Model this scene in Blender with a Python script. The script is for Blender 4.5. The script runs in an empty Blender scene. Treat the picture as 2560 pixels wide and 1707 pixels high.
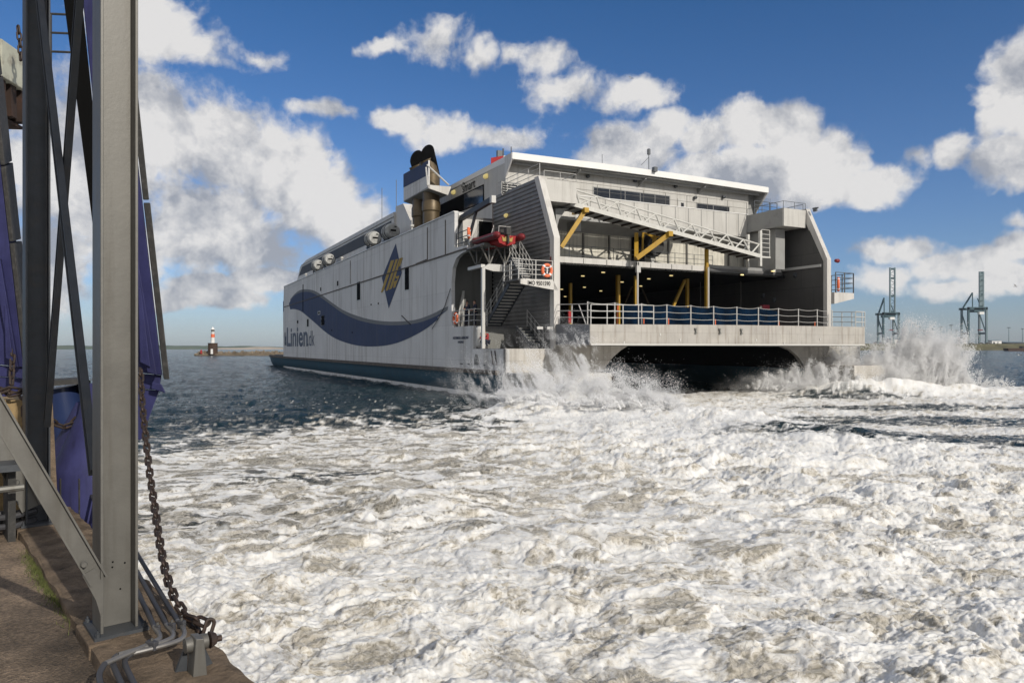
import bpy, bmesh, math, random
import numpy as np
from mathutils import Vector, Matrix, Euler
from math import sin, cos, pi, radians, atan2, sqrt
random.seed(7)
SC = bpy.context.scene
COL = SC.collection
# ------------------------------------------------------------------ camera model
FPX, CX, HY = 1800.0, 1280.0, 868.0        # focal length in photo pixels, principal column, horizon row
CAMH = 3.2                                  # eye height above the water
CAM = Vector((0, 0, CAMH))
def ray(px, py): return Vector(((px-CX)/FPX, 1.0, (HY-py)/FPX))
# ------------------------------------------------------------------ mesh builder
class MB:
    def __init__(s): s.v = []; s.f = []
    def add(s, vs, fs):
        n = len(s.v); s.v += [tuple(v) for v in vs]; s.f += [tuple(i+n for i in f) for f in fs]; return s
    def box(s, c, d, R=None):
        x, y, z = d[0]/2, d[1]/2, d[2]/2
        vs = [Vector((a*x, b*y, e*z)) for a in (-1, 1) for b in (-1, 1) for e in (-1, 1)]
        if R is not None: vs = [R @ v for v in vs]
        c = Vector(c); vs = [v+c for v in vs]
        return s.add(vs, [(0,1,3,2),(4,6,7,5),(0,4,5,1),(2,3,7,6),(0,2,6,4),(1,5,7,3)])
    def bb(s, a, b):   # box from two corners
        return s.box([(a[i]+b[i])/2 for i in range(3)], [abs(b[i]-a[i]) for i in range(3)])
    def bar(s, p, q, w, h, up=(0,0,1)):
        p = Vector(p); q = Vector(q); d = (q-p).normalized(); u = Vector(up)
        if abs(d.dot(u)) > .99: u = Vector((0,1,0))
        r = d.cross(u).normalized(); u = r.cross(d).normalized()
        vs = [e + a*r*w/2 + b*u*h/2 for e in (p, q) for a, b in ((-1,-1),(1,-1),(1,1),(-1,1))]
        return s.add(vs, [(3,2,1,0),(4,5,6,7),(0,1,5,4),(1,2,6,5),(2,3,7,6),(3,0,4,7)])
    def tube(s, p, q, r, n=8, r2=None, cap=True):
        return s.path([p, q], r, n, r2=r2, cap=cap)
    def path(s, pts, r, n=8, r2=None, cap=True, closed=False):
        pts = [Vector(p) for p in pts]; m = len(pts); rings = []; prev = None
        for i, p in enumerate(pts):
            if closed: d = pts[(i+1) % m]-pts[i-1]
            else: d = pts[min(i+1, m-1)]-pts[max(i-1, 0)]
            d.normalize()
            if prev is None:
                u = Vector((0,0,1)) if abs(d.z) < .9 else Vector((1,0,0))
                a = d.cross(u).normalized()
            else:
                a = (prev - d*prev.dot(d)).normalized()
            prev = a; b = d.cross(a)
            rr = r if r2 is None else r+(r2-r)*i/(m-1)
            rings.append([p+a*rr*cos(2*pi*k/n)+b*rr*sin(2*pi*k/n) for k in range(n)])
        vs = [v for R in rings for v in R]; fs = []
        for i in range(m if closed else m-1):
            j = (i+1) % m
            for k in range(n):
                fs.append((i*n+k, i*n+(k+1) % n, j*n+(k+1) % n, j*n+k))
        if cap and not closed:
            fs.append(tuple(range(n))[::-1]); fs.append(tuple((m-1)*n+k for k in range(n)))
        return s.add(vs, fs)
    def prism(s, poly, off):
        poly = [Vector(p) for p in poly]; off = Vector(off); n = len(poly)
        return s.add(poly+[p+off for p in poly], [tuple(range(n))[::-1], tuple(range(n, 2*n))]+[(i, (i+1) % n, n+(i+1) % n, n+i) for i in range(n)])
    def lathe(s, c, prof, n=16, axis='z'):
        c = Vector(c); vs = []; m = len(prof)
        for r, z in prof:
            for k in range(n):
                a = 2*pi*k/n
                p = Vector((r*cos(a), r*sin(a), z))
                if axis == 'x': p = Vector((p.z, p.x, p.y))
                if axis == 'y': p = Vector((p.x, p.z, p.y))
                vs.append(c+p)
        fs = [(i*n+k, i*n+(k+1) % n, (i+1)*n+(k+1) % n, (i+1)*n+k) for i in range(m-1) for k in range(n)]
        fs += [tuple(range(n))[::-1], tuple((m-1)*n+k for k in range(n))]
        return s.add(vs, fs)
    def grid(s, fn, nu, nv):
        vs = [fn(i/nu, j/nv) for j in range(nv+1) for i in range(nu+1)]
        return s.add(vs, [(j*(nu+1)+i, j*(nu+1)+i+1, (j+1)*(nu+1)+i+1, (j+1)*(nu+1)+i) for j in range(nv) for i in range(nu)])
    def build(s, name, mat, parent=None, smooth=False, bevel=0, **kw):
        me = bpy.data.meshes.new(name); me.from_pydata(s.v, [], s.f)
        bm = bmesh.new(); bm.from_mesh(me)
        bmesh.ops.recalc_face_normals(bm, faces=bm.faces)
        bm.to_mesh(me); bm.free()
        me.update()
        if mat: me.materials.append(mat)
        o = bpy.data.objects.new(name, me); COL.objects.link(o)
        if smooth:
            for p in me.polygons: p.use_smooth = True
            try: me.set_sharp_from_angle(angle=radians(35))
            except Exception: pass
        if parent: o.parent = parent
        if bevel:
            b = o.modifiers.new('bevel', 'BEVEL'); b.width = bevel; b.segments = 2; b.limit_method = 'ANGLE'
        tag(o, **kw); return o
def tag(o, label=None, cat=None, group=None, kind=None):
    if label: o['label'] = label
    if cat: o['category'] = cat
    if group: o['group'] = group
    if kind: o['kind'] = kind
    return o
def empty(name, loc=(0,0,0), rz=0, label=None, cat=None, group=None, rot=None):
    o = bpy.data.objects.new(name, None); COL.objects.link(o); o.location = loc
    o.rotation_euler = rot if rot else (0, 0, rz); o.empty_display_size = .3
    return tag(o, label, cat, group)
def copy_tree(o, parent=None):
    c = o.copy(); COL.objects.link(c)
    if parent: c.parent = parent
    for ch in [x for x in COL.objects if x.parent == o]: copy_tree(ch, c)
    return c
# ------------------------------------------------------------------ materials
def newmat(name):
    m = bpy.data.materials.new(name); m.use_nodes = True; nt = m.node_tree
    return m, nt, nt.nodes, nt.links, nt.nodes['Principled BSDF']
def nd(N, t, **kw):
    n = N.new(t)
    for k, v in kw.items():
        if k in n.inputs: n.inputs[k].default_value = v
        else: setattr(n, k, v)
    return n
def c4(c): return (c[0], c[1], c[2], 1)
def mat(name, rgb, rough=.5, metal=0, var=.12, dirt=None, dirt_amt=0., scale=1.0, bump=0.0, streak=False, spec=.5, seams=None):
    """painted / weathered surface: colour variation, vertical streaks and blotchy dirt with a shape of its own"""
    m, nt, N, L, B = newmat(name)
    B.inputs['Roughness'].default_value = rough; B.inputs['Metallic'].default_value = metal
    B.inputs['Specular IOR Level'].default_value = spec
    tc = nd(N, 'ShaderNodeTexCoord')
    n1 = nd(N, 'ShaderNodeTexNoise', Scale=scale, Detail=6.0, Roughness=.6); L.new(tc.outputs['Object'], n1.inputs['Vector'])
    mx = nd(N, 'ShaderNodeMix', data_type='RGBA', blend_type='MIX')
    mx.inputs[6].default_value = c4([x*(1-var) for x in rgb]); mx.inputs[7].default_value = c4([min(1, x*(1+var)) for x in rgb])
    cr = nd(N, 'ShaderNodeMapRange'); cr.inputs[1].default_value = .3; cr.inputs[2].default_value = .7
    L.new(n1.outputs[0], cr.inputs[0]); L.new(cr.outputs[0], mx.inputs[0])
    out = mx.outputs[2]
    if dirt is not None:
        mp = nd(N, 'ShaderNodeMapping'); L.new(tc.outputs['Object'], mp.inputs[0])
        mp.inputs['Scale'].default_value = (2.2, 2.2, .14) if streak else (1, 1, 1)
        n2 = nd(N, 'ShaderNodeTexNoise', Scale=scale*1.7, Detail=8.0, Roughness=.65); L.new(mp.outputs[0], n2.inputs['Vector'])
        r2 = nd(N, 'ShaderNodeMapRange'); r2.inputs[1].default_value = .5; r2.inputs[2].default_value = .78; r2.inputs[4].default_value = dirt_amt
        L.new(n2.outputs[0], r2.inputs[0])
        m2 = nd(N, 'ShaderNodeMix', data_type='RGBA'); L.new(r2.outputs[0], m2.inputs[0]); L.new(out, m2.inputs[6]); m2.inputs[7].default_value = c4(dirt)
        out = m2.outputs[2]
    if seams:   # (axis pair, width, height, dark) thin plate seams
        ax, w, h, dk = seams
        sp = nd(N, 'ShaderNodeSeparateXYZ'); L.new(tc.outputs['Object'], sp.inputs[0])
        cb = nd(N, 'ShaderNodeCombineXYZ'); L.new(sp.outputs[ax], cb.inputs[0]); L.new(sp.outputs['Z'], cb.inputs[1])
        bk = nd(N, 'ShaderNodeTexBrick', Scale=1.0); bk.offset = .5; bk.inputs['Brick Width'].default_value = w; bk.inputs['Row Height'].default_value = h
        bk.inputs['Mortar Size'].default_value = .02; bk.inputs['Mortar Smooth'].default_value = .6
        bk.inputs['Color1'].default_value = (1,1,1,1); bk.inputs['Color2'].default_value = (.93,.93,.94,1); bk.inputs['Mortar'].default_value = (dk,dk,dk,1)
        L.new(cb.outputs[0], bk.inputs[0])
        m3 = nd(N, 'ShaderNodeMix', data_type='RGBA', blend_type='MULTIPLY'); m3.inputs[0].default_value = 1
        L.new(out, m3.inputs[6]); L.new(bk.outputs[0], m3.inputs[7]); out = m3.outputs[2]
    L.new(out, B.inputs['Base Color'])
    rr = nd(N, 'ShaderNodeMapRange'); rr.inputs[3].default_value = rough*.8; rr.inputs[4].default_value = min(1, rough*1.25)
    L.new(n1.outputs[0], rr.inputs[0]); L.new(rr.outputs[0], B.inputs['Roughness'])
    if bump:
        n3 = nd(N, 'ShaderNodeTexNoise', Scale=scale*6, Detail=8.0, Roughness=.7); L.new(tc.outputs['Object'], n3.inputs['Vector'])
        bp = nd(N, 'ShaderNodeBump', Strength=1.0, Distance=bump); L.new(n3.outputs[0], bp.inputs['Height']); L.new(bp.outputs[0], B.inputs['Normal'])
    return m
M = {}
M['white'] = mat('ship_white', (.58,.56,.52), .5, dirt=(.25,.22,.18), dirt_amt=.6, scale=.6, streak=True, var=.06, seams=('X', 3.1, 40., .72))
M['hullwhite'] = mat('hull_white', (.66,.655,.64), .6, spec=.15, dirt=(.24,.215,.18), dirt_amt=.75, scale=.35, streak=True, var=.07, seams=('Y', 5.6, 2.35, .8))
M['beige'] = mat('transom_beige', (.50,.475,.43), .5, dirt=(.20,.17,.13), dirt_amt=.7, scale=.9, streak=True, var=.12, bump=.004, seams=('X', 2.3, 1.2, .7))
M['apron'] = mat('apron_alloy', (.43,.405,.365), .5, metal=.1, dirt=(.19,.15,.11), dirt_amt=.9, scale=1.2, streak=True, var=.12, seams=('X', 1.55, .58, .8))
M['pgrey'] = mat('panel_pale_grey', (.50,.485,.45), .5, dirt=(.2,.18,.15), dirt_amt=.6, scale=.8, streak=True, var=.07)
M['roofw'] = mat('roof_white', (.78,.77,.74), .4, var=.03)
M['under'] = mat('soffit_and_shade_grey', (.30,.30,.29), .55, var=.12, dirt=(.1,.09,.08), dirt_amt=.4, scale=.5)
M['dkwall'] = mat('dark_wall_panel', (.075,.072,.068), .5, var=.15, scale=.7, seams=('Y', 2.4, 2.6, .45), dirt=(.1,.095,.085), dirt_amt=.4, streak=True)
M['corr'] = mat('corrugated_grey', (.19,.187,.18), .5, var=.15, scale=.8, dirt=(.06,.06,.06), dirt_amt=.6)
M['inner'] = mat('mooring_deck_grey', (.17,.17,.155), .6, var=.15, scale=.6, dirt=(.08,.075,.06), dirt_amt=.6, streak=True)
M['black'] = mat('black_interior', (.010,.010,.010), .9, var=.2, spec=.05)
M['deck'] = mat('deck_paint', (.12,.12,.12), .7, var=.2, dirt=(.25,.2,.15), dirt_amt=.5)
M['boot'] = mat('hull_blue_boot', (.055,.115,.16), .6, spec=.12, var=.15, dirt=(.12,.14,.13), dirt_amt=.4, scale=.5, streak=True)
M['fender'] = mat('rubbing_strake', (.12,.11,.10), .8, spec=.1, var=.25, dirt=(.3,.26,.2), dirt_amt=.5)
M['navy'] = mat('navy_stripe_paint', (.068,.088,.155), .7, spec=.06, var=.12, dirt=(.13,.14,.16), dirt_amt=.5, scale=.5, streak=True)
M['greyst'] = mat('grey_stripe_paint', (.20,.21,.22), .7, spec=.06, var=.08)
M['gold'] = mat('gold_paint', (.42,.30,.10), .7, spec=.06, var=.06)
M['glass'] = mat('dark_window_glass', (.012,.014,.018), .08, var=.3, spec=.8)
M['tint'] = mat('blue_tinted_glass', (.02,.035,.06), .12, var=.3, spec=.8)
M['band'] = mat('louvre_band', (.075,.08,.09), .6, spec=.1, var=.12, dirt=(.14,.14,.14), dirt_amt=.4, streak=True, seams=('Y', 1.2, 30., .6))
M['yellow'] = mat('yellow_steel', (.44,.26,.02), .5, var=.1, dirt=(.2,.1,.03), dirt_amt=.5, scale=2)
M['rail'] = mat('rail_white', (.52,.51,.48), .45, var=.05)
M['truss'] = mat('truss_white', (.56,.55,.51), .5, var=.06, dirt=(.3,.27,.22), dirt_amt=.4, scale=2)
M['raildk'] = mat('rail_dark', (.10,.11,.12), .5, var=.1)
M['brown'] = mat('exhaust_steel', (.12,.088,.048), .45, metal=.4, var=.3, dirt=(.06,.045,.03), dirt_amt=.7, scale=.9)
M['soot_shade'] = mat('soot_and_shade_black', (.006,.006,.006), .9, var=.2, spec=.05)
M['panel'] = mat('quilted_door_panel', (.62,.59,.50), .55, var=.15, dirt=(.12,.10,.07), dirt_amt=.8, scale=1.3, streak=True, seams=('X', 1.5, 30, .5))
M['red'] = mat('red_rubber', (.17,.012,.015), .5, var=.2, dirt=(.08,.02,.02), dirt_amt=.5, scale=2)
M['orange'] = mat('lifebuoy_orange', (.75,.16,.06), .5, var=.08)
M['reflect'] = mat('reflective_white', (.75,.75,.75), .5, var=.03)
M['tarp'] = mat('blue_tarpaulin', (.002,.011,.028), .8, spec=.05, var=.6, scale=1.5, dirt=(.002,.004,.008), dirt_amt=.9, streak=True)
M['galv'] = mat('galvanised_steel', (.145,.14,.126), .5, metal=.3, var=.16, dirt=(.085,.075,.06), dirt_amt=.7, scale=3.2, streak=True, bump=.0015)
M['galvdk'] = mat('galvanised_steel_dull_and_shaded', (.060,.066,.074), .55, metal=.3, var=.25, dirt=(.10,.085,.07), dirt_amt=.5, scale=5, bump=.0015)
M['blue'] = mat('fender_blue', (.036,.038,.115), .6, spec=.2, var=.25, dirt=(.018,.018,.04), dirt_amt=.8, scale=2.2, bump=.004, streak=True)
M['rubber'] = mat('black_rubber', (.035,.034,.032), .75, var=.3, dirt=(.13,.12,.11), dirt_amt=.6, scale=9, bump=.004)
M['rust'] = mat('rusty_chain', (.045,.032,.026), .55, metal=.4, var=.35, dirt=(.10,.045,.025), dirt_amt=.6, scale=14, bump=.002)
M['concrete'] = mat('weathered_concrete', (.20,.15,.105), .95, var=.45, dirt=(.05,.042,.032), dirt_amt=.9, scale=4.2, bump=.035, spec=.15)
M['navycloth'] = mat('navy_cloth', (.015,.018,.035), .9, var=.2, scale=9)
M['redcloth'] = mat('red_cloth', (.32,.02,.022), .85, var=.15, scale=9)
M['skin'] = mat('skin', (.42,.24,.17), .6, var=.08, scale=9)
M['hair'] = mat('hair', (.05,.03,.02), .8, var=.3, scale=20)
M['canister'] = mat('liferaft_canister', (.40,.40,.38), .55, var=.3, dirt=(.06,.055,.05), dirt_amt=.95, scale=2.2)
def emis(name, rgb, s):
    m, nt, N, L, B = newmat(name); B.inputs['Base Color'].default_value = c4(rgb)
    B.inputs['Emission Color'].default_value = c4(rgb); B.inputs['Emission Strength'].default_value = s; return m
M['lamp'] = emis('deck_lamp_glow', (1,.78,.35), .9)
M['dimlamp'] = emis('wall_lamp_glow', (1,.8,.3), .35)
# ------------------------------------------------------------------ ferry frame: x to starboard (v), y forward (u), z up
SA = radians(26.9); ca, sa = cos(SA), sin(SA)
FO = Vector((.0611*43.5, 43.5, 0))
W = 23.9; VP = -3.4; VS = W+3.4
_c = -FO; CL = Vector((_c.x*ca+_c.y*sa, -_c.x*sa+_c.y*ca, CAMH))
def lray(px, py):
    d = ray(px, py); return Vector((d.x*ca+d.y*sa, -d.x*sa+d.y*ca, d.z))
def onv(px, py, v):
    d = lray(px, py); t = (v-CL.x)/d.x; return CL+d*t
def onu(px, py, u):
    d = lray(px, py); t = (u-CL.y)/d.y; return CL+d*t
def onz(px, py, z):
    d = lray(px, py); t = (z-CL.z)/d.z; return CL+d*t
def wd(p): p = Vector(p); return Vector((FO.x+p.x*ca-p.y*sa, FO.y+p.x*sa+p.y*ca, p.z))
ferry = empty('ferry', FO, SA, 'huge white twin-hulled car ferry seen from its open stern, blue wave stripe on its side', 'ferry')
F = ferry
ZD, ZS = 4.6, 12.4                       # vehicle deck, sheer height
def P(v, u, z): return Vector((v, u, z))
# --- port side shell with the mooring opening
def shell(v, th, port=True):
    m = MB()
    if port:
        pl = [(0,-.6),(0,3.1),(4.73,3.1),(4.73,4.58),(8.1,4.58),(8.3,4.9),(8.35,7.6),(8.15,8.6),(7.5,9.2),(6.7,9.42),(5.64,9.5),(5.64,9.85),(7.8,9.95),(7.8,ZS),(76,ZS),(76,-.6)]
    else:
        pl = [(0,-.6),(0,3.3),(3,3.3),(3,9.4),(6.5,ZS),(76,ZS),(76,-.6)]
    m.prism([P(v, u, z) for u, z in pl], (th, 0, 0)); return m
shell(VP, .25).build('hull_side', M['hullwhite'], F)
shell(VS, -.25, False).build('hull_side', M['hullwhite'], F)
# bow: plan curve tapering inboard, flared slightly above the knuckle
def bow(sgn, v0):
    m = MB(); n = 14; rows = [(-.6, .0), (1.6, .2), (4.6, .6), (4.7, .9), (9, 1.6), (10.6, 1.2), (ZS, 0)]
    def f(s, t):
        k = t*(len(rows)-1); i = min(int(k), len(rows)-2); a = k-i
        z = rows[i][0]*(1-a)+rows[i+1][0]*a; ex = rows[i][1]*(1-a)+rows[i+1][1]*a
        ang = s*pi/2
        u = 76+(5.6+ex)*sin(ang); v = v0+sgn*5.2*(1-cos(ang))
        if z > 9: u -= (z-9)*.9*sin(ang)
        return P(v, u, z)
    m.grid(f, n, 18)
    top = [f(i/n, 1) for i in range(n+1)]
    return m, top
mb1, tp = bow(1, VP); mb1.build('bow_plating', M['hullwhite'], F, smooth=True)
mb2, ts = bow(-1, VS); mb2.build('bow_plating', M['hullwhite'], F, smooth=True)
b = MB(); b.prism([P(VP+5.2, 81.6, 1.5), P(VS-5.2, 81.6, 1.5), P(VS-5.2, 78.2, ZS), P(VP+5.2, 78.2, ZS)], (0, -.3, 0)); b.build('bow_wall', M['hullwhite'], F)
# lower blue hulls (demi-hulls) with fine bows
for v0, s in ((VP, 1), (VS, -1)):
    m = MB()
    def f(a, t, v0=v0, s=s):
        u = -.4+a*104; tt = max(0, (u-80)/23.6)
        half = 3.3*(1-tt**2.2)+.03; c = v0+s*3.05
        ang = t*pi; z = 1.66-2.6*sin(ang)
        return P(c-s*half*cos(ang)*1.06, u, z if 0 < t < 1 else 1.66)
    m.grid(f, 70, 12); m.build('demi_hull', M['boot'], F, smooth=True)
    m = MB()
    for i in range(50):
        u0, u1 = i*2.0, (i+1)*2.0
        def hv(u): tt = max(0, (u-80)/23.6); return v0+s*3.05-s*(3.3*(1-min(1, tt)**2.2)+.03)*1.06
        m.bar(P(hv(u0)-s*.06, u0, 1.72), P(hv(u1)-s*.06, u1+.02, 1.72), .28, .26)
    m.build('rubbing_strake', M['fender'], F)
# plate deck over the demi hull ends of bow
b = MB(); b.prism([P(VP-.05, 78, 1.84), P(VP+.5, 90, 1.84), P(VP+3, 102, 1.84), P(VP+6, 90, 1.84), P(VP+6, 78, 1.84)], (0, 0, .06)); b.build('bow_ledge', M['fender'], F)
# main decks
b = MB(); b.bb((VP+.25, 9.0, 12.2), (VS-.25, 76, 12.38)); b.build('weather_deck', M['deck'], F)
b = MB(); b.bb((.02, -.02, 4.35), (W-.02, 66, ZD)); b.build('vehicle_deck', M['deck'], F)
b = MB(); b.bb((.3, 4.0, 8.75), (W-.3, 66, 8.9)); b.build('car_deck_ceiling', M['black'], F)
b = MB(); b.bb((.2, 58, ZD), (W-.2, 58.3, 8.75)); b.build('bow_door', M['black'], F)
# inner longitudinal walls of the vehicle deck (full length)
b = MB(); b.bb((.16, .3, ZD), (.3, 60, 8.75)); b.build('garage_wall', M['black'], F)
b = MB(); b.prism([P(W-.3, .35, ZD), P(W-.3, .35, 9.7), P(W-.3, 1.6, 12.2), P(W-.3, 60, 12.2), P(W-.3, 60, ZD)], (.12, 0, 0)); b.build('garage_wall', M['dkwall'], F)
b = MB(); b.prism([P(.17, .35, 8.9), P(.17, .35, 9.7), P(.17, 1.6, 12.2), P(.17, 9, 12.2), P(.17, 9, 8.9)], (.12, 0, 0)); b.build('garage_wall', M['dkwall'], F)
# --- corrugated inner port fin wall v=0
m = MB(); nC = 44; z0, z1 = 2.0, 13.92
for i in range(nC):
    za = z0+(z1-z0)*i/nC; zb = za+(z1-z0)/nC; zm = (za+zb)/2
    ue = lambda z: 0.32 if z < 9.85 else .32+(z-9.85)*.464
    dpt = .07
    m.add([P(0, ue(za), za), P(0, 8.8, za), P(-dpt, 8.8, za+.04), P(-dpt, ue(zm), za+.04), P(-dpt, 8.8, zm), P(-dpt, ue(zm), zm), P(0, 8.8, zm+.04), P(0, ue(zm), zm+.04), P(0, 8.8, zb), P(0, ue(zb), zb)],
          [(0,1,2,3), (3,2,4,5), (5,4,6,7), (7,6,8,9)])
m.build('corrugated_wall', M['corr'], F)
# end posts (fins)
def post(v0, v1, name):
    m = MB()
    pl = [(0, 2.9), (0, 9.85), (1.95, 13.95), (2.5, 13.95), (.5, 9.75), (.5, 2.9)]
    m.prism([P(v0, u, z) for u, z in pl], (v1-v0, 0, 0)); return m.build(name, M['white'], F)
post(-.14, .28, 'stern_post'); post(W-.28, W+.14, 'stern_post')
# upper dark panel wall on starboard (inner face) + top of fin
m = MB(); m.prism([P(W-.16, .4, ZD), P(W-.16, .4, 9.8), P(W-.16, 2.2, 13.9), P(W-.16, 9, 13.9), P(W-.16, 9, ZD)], (.1, 0, 0)); m.build('starboard_fin_wall', M['dkwall'], F)
m = MB(); m.prism([P(VS-3.2, .5, 3.3), P(VS-3.2, .5, 9.8), P(VS-3.2, 2.3, 13.85), P(VS-3.2, 9, 13.85), P(VS-3.2, 9, 3.3)], (.1, 0, 0)); m.build('outboard_fin_wall', M['hullwhite'], F)
# --- transom: lower hull ends with the tunnel arch
def transom(vs):
    m = MB(); m.prism([P(v, 0, z) for v, z in vs], (0, .3, 0)); return m.build('transom_plate', M['beige'], F)
transom([(VP, -.4), (VP, 3.12), (0.0, 3.12), (0, 3.28), (5.3, 3.28), (4.75, 3.0), (4.2, 2.6), (3.7, 2.1), (3.25, 1.4), (3.0, .6), (2.9, -.4)])
transom([(VS, -.4), (VS, 3.28), (W-5.0, 3.28), (W-4.1, 3.0), (W-3.4, 2.55), (W-2.8, 1.9), (W-2.4, 1.1), (W-2.3, -.4)])
# tunnel
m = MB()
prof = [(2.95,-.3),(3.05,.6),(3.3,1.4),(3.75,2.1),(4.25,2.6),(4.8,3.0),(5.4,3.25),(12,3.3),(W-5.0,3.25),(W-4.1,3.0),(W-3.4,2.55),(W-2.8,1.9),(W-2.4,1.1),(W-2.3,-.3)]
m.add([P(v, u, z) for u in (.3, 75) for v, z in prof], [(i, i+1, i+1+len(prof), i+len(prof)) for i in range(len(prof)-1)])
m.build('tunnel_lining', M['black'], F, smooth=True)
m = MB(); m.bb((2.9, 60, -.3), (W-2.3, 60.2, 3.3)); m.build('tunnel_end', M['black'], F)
# --- apron over the stern
UA = -3.72
m = MB()
zl, zr = 4.48, 4.62
n = 24
top = []; 
for i in range(n+1):
    v = .02+(W-.02)*i/n; edge = UA if v < W-.9 else UA+((v-W+.9)/.9)**2*.75
    camb = .05*sin(pi*i/n)
    top.append((v, edge, zl+(zr-zl)*i/n+camb))
vs = []
for v, e, z in top: vs += [P(v, e, 3.3), P(v, e, z), P(v, -.03, z+.12), P(v, -.03, 3.3)]
fs = []
for i in range(n):
    a = i*4; c = a+4
    for k in range(4): fs.append((a+k, a+(k+1) % 4, c+(k+1) % 4, c+k))
fs += [(0,3,2,1), (n*4, n*4+1, n*4+2, n*4+3)]
m.add(vs, fs); ap = m.build('stern_apron', M['apron'], F)
m = MB(); m.prism([P(0.0, UA+.03, 3.36), P(0.0, UA+.03, zl-.03), P(0.0, -.05, zl+.1), P(0.0, -.05, 3.36)], (-.03, 0, 0)); m.build('apron_shaded_side', mat('apron_side_shade_grey', (.16,.165,.175), .5, var=.1), F)  # shade of the port side painted as a darker grey plate
# apron lip and three small hinged lugs, patches
m = MB(); m.bar(P(.05, UA-.03, 3.36), P(W-1, UA-.03, 3.36), .05, .1); m.build('apron_lip', M['rail'], F)
for px in (1738, 1798, 1852):
    p = onu(px, 828, UA); m = MB()
    m.prism([P(p.x-.09, UA-.02, 4.36), P(p.x+.06, UA-.02, 4.36), P(p.x+.0, UA-.02, 4.18), P(p.x+.1, UA-.02, 4.02), P(p.x-.07, UA-.02, 4.02), P(p.x-.02, UA-.02, 4.18)], (0, -.09, 0)); m.build('lug', M['inner'], ap)
for px, py in ((1650, 836), (1700, 850), (1560, 856), (1890, 850), (1960, 858), (2050, 848)):
    p = onu(px, py, UA); MB().box((p.x, UA-.015, p.z), (.1, .03, .14)).build('weld_patch', M['rail'], ap)
# waterjet guards
def guard(pts, z0, z1):
    m = MB(); m.prism([P(v, u, z0) for v, u in pts], (0, 0, z1-z0)); return m.build('waterjet_guard', M['beige'], F, bevel=.06)
guard([(VP-.05, 0), (VP-.05, -2.2), (-3.0, -3.1), (-1.96, -3.9), (1.65, -3.55), (1.75, 0)], .75, 1.74)
guard([(VS+.05, 0), (VS+.05, -2.2), (W+3, -3.2), (W-1.4, -3.2), (W-1.5, 0)], .9, 1.9)
m = MB(); p = onu(1404, 950, -3.7); m.bb((p.x-.04, -3.98, .75), (p.x+.04, -3.72, 1.76)); m.build('guard_seam', M['rust'], F); MB().bb((1.6, -3.64, .7), (1.72, -3.5, 1.8)).build('guard_seam', M['rust'], F)
# --- port mooring deck
b = MB(); b.bb((VP+.26, 4.73, 4.4), (-.08, 9, 4.57)); b.build('mooring_deck', M['deck'], F)
b = MB(); b.bb((VP+.02, .3, 3.0), (-.08, 4.72, 3.12)); b.build('lower_mooring_deck', M['deck'], F)
b = MB(); b.bb((VP+.26, 4.60, 3.12), (-.08, 4.70, 4.4)); b.build('deck_step_wall', M['inner'], F)
b = MB(); b.bb((VP+.26, 8.9, 4.57), (-.08, 9.0, 9.7)); b.build('mooring_bulkhead', M['inner'], F)
b = MB(); b.bb((VP+.26, 3.6, 9.6), (-.1, 9.0, 9.78)); b.build('boat_deck', M['inner'], F)
b = MB(); b.bb((VP+.26, 8.9, 9.78), (-.0, 9.0, 12.2)); bd = b.build('boat_deck_bulkhead', M['white'], F)
a, c = onu(1197, 553, 8.88), onu(1231, 600, 8.88)
m = MB(); m.bb((a.x, 8.86, 9.8), (c.x, 8.9, a.z)); m.build('doorway', M['soot_shade'], bd)
m = MB(); m.bb((a.x-.08, 8.84, 9.8), (a.x-.02, 8.9, a.z+.06)); m.bb((a.x-.02, 8.84, a.z+.01), (c.x, 8.9, a.z+.07)); m.build('door_frame', M['rail'], bd)
# grey stanchion wedge and locker on the mooring bulkhead
m = MB(); a = onu(1150, 780, 8.7); c = onu(1157, 727, 8.7)
m.prism([P(a.x-.35, 8.6, 4.6), P(a.x+.1, 8.6, 4.6), P(c.x+.1, 8.6, c.z), P(c.x-.05, 8.6, c.z)], (0, .12, 0)); m.build('bulkhead_bracket', M['rail'], F)
# portal frame
m = MB(); UP = 3.37; zt = 8.4
m.bb((VP, UP-.1, 3.1), (VP+.2, UP+.1, 8.1)); m.prism([P(VP, UP-.1, 8.1), P(VP+.2, UP-.1, 8.1), P(VP+.75, UP-.1, zt-.42), P(-1.55, UP-.1, zt-.42), P(-1.55, UP-.1, zt+.02), P(VP+.45, UP-.1, zt+.02)], (0, .22, 0))
m.bb((VP+.02, UP+.13, zt-.2), (VP+.3, 5.6, zt)); m.build('portal_frame', M['rail'], F)
# V struts carrying the boat cradle
m = MB()
for u in (UP, UP+2.0):
    for (va, vb) in ((-3.25, -2.75), (-2.75, -3.15), (-2.3, -1.9), (-1.9, -2.3)):
        pass
zc = 9.55
for u in (UP, UP+1.9):
    for vb in (-2.85, -1.75):
        for dv in (-.55, .0, .55):
            m.tube(P(vb, u, zt), P(vb+dv, u+.1, zc), .055, 6)
    m.tube(P(-3.4, u+.1, zc), P(-1.0, u+.1, zc), .07, 6)
m.tube(P(-3.4, UP, zc), P(-3.4, UP+2.4, zc), .06, 6); m.tube(P(-1.0, UP, zc), P(-1.0, UP+2.4, zc), .06, 6)
m.build('boat_cradle', M['galv'], F)
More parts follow.
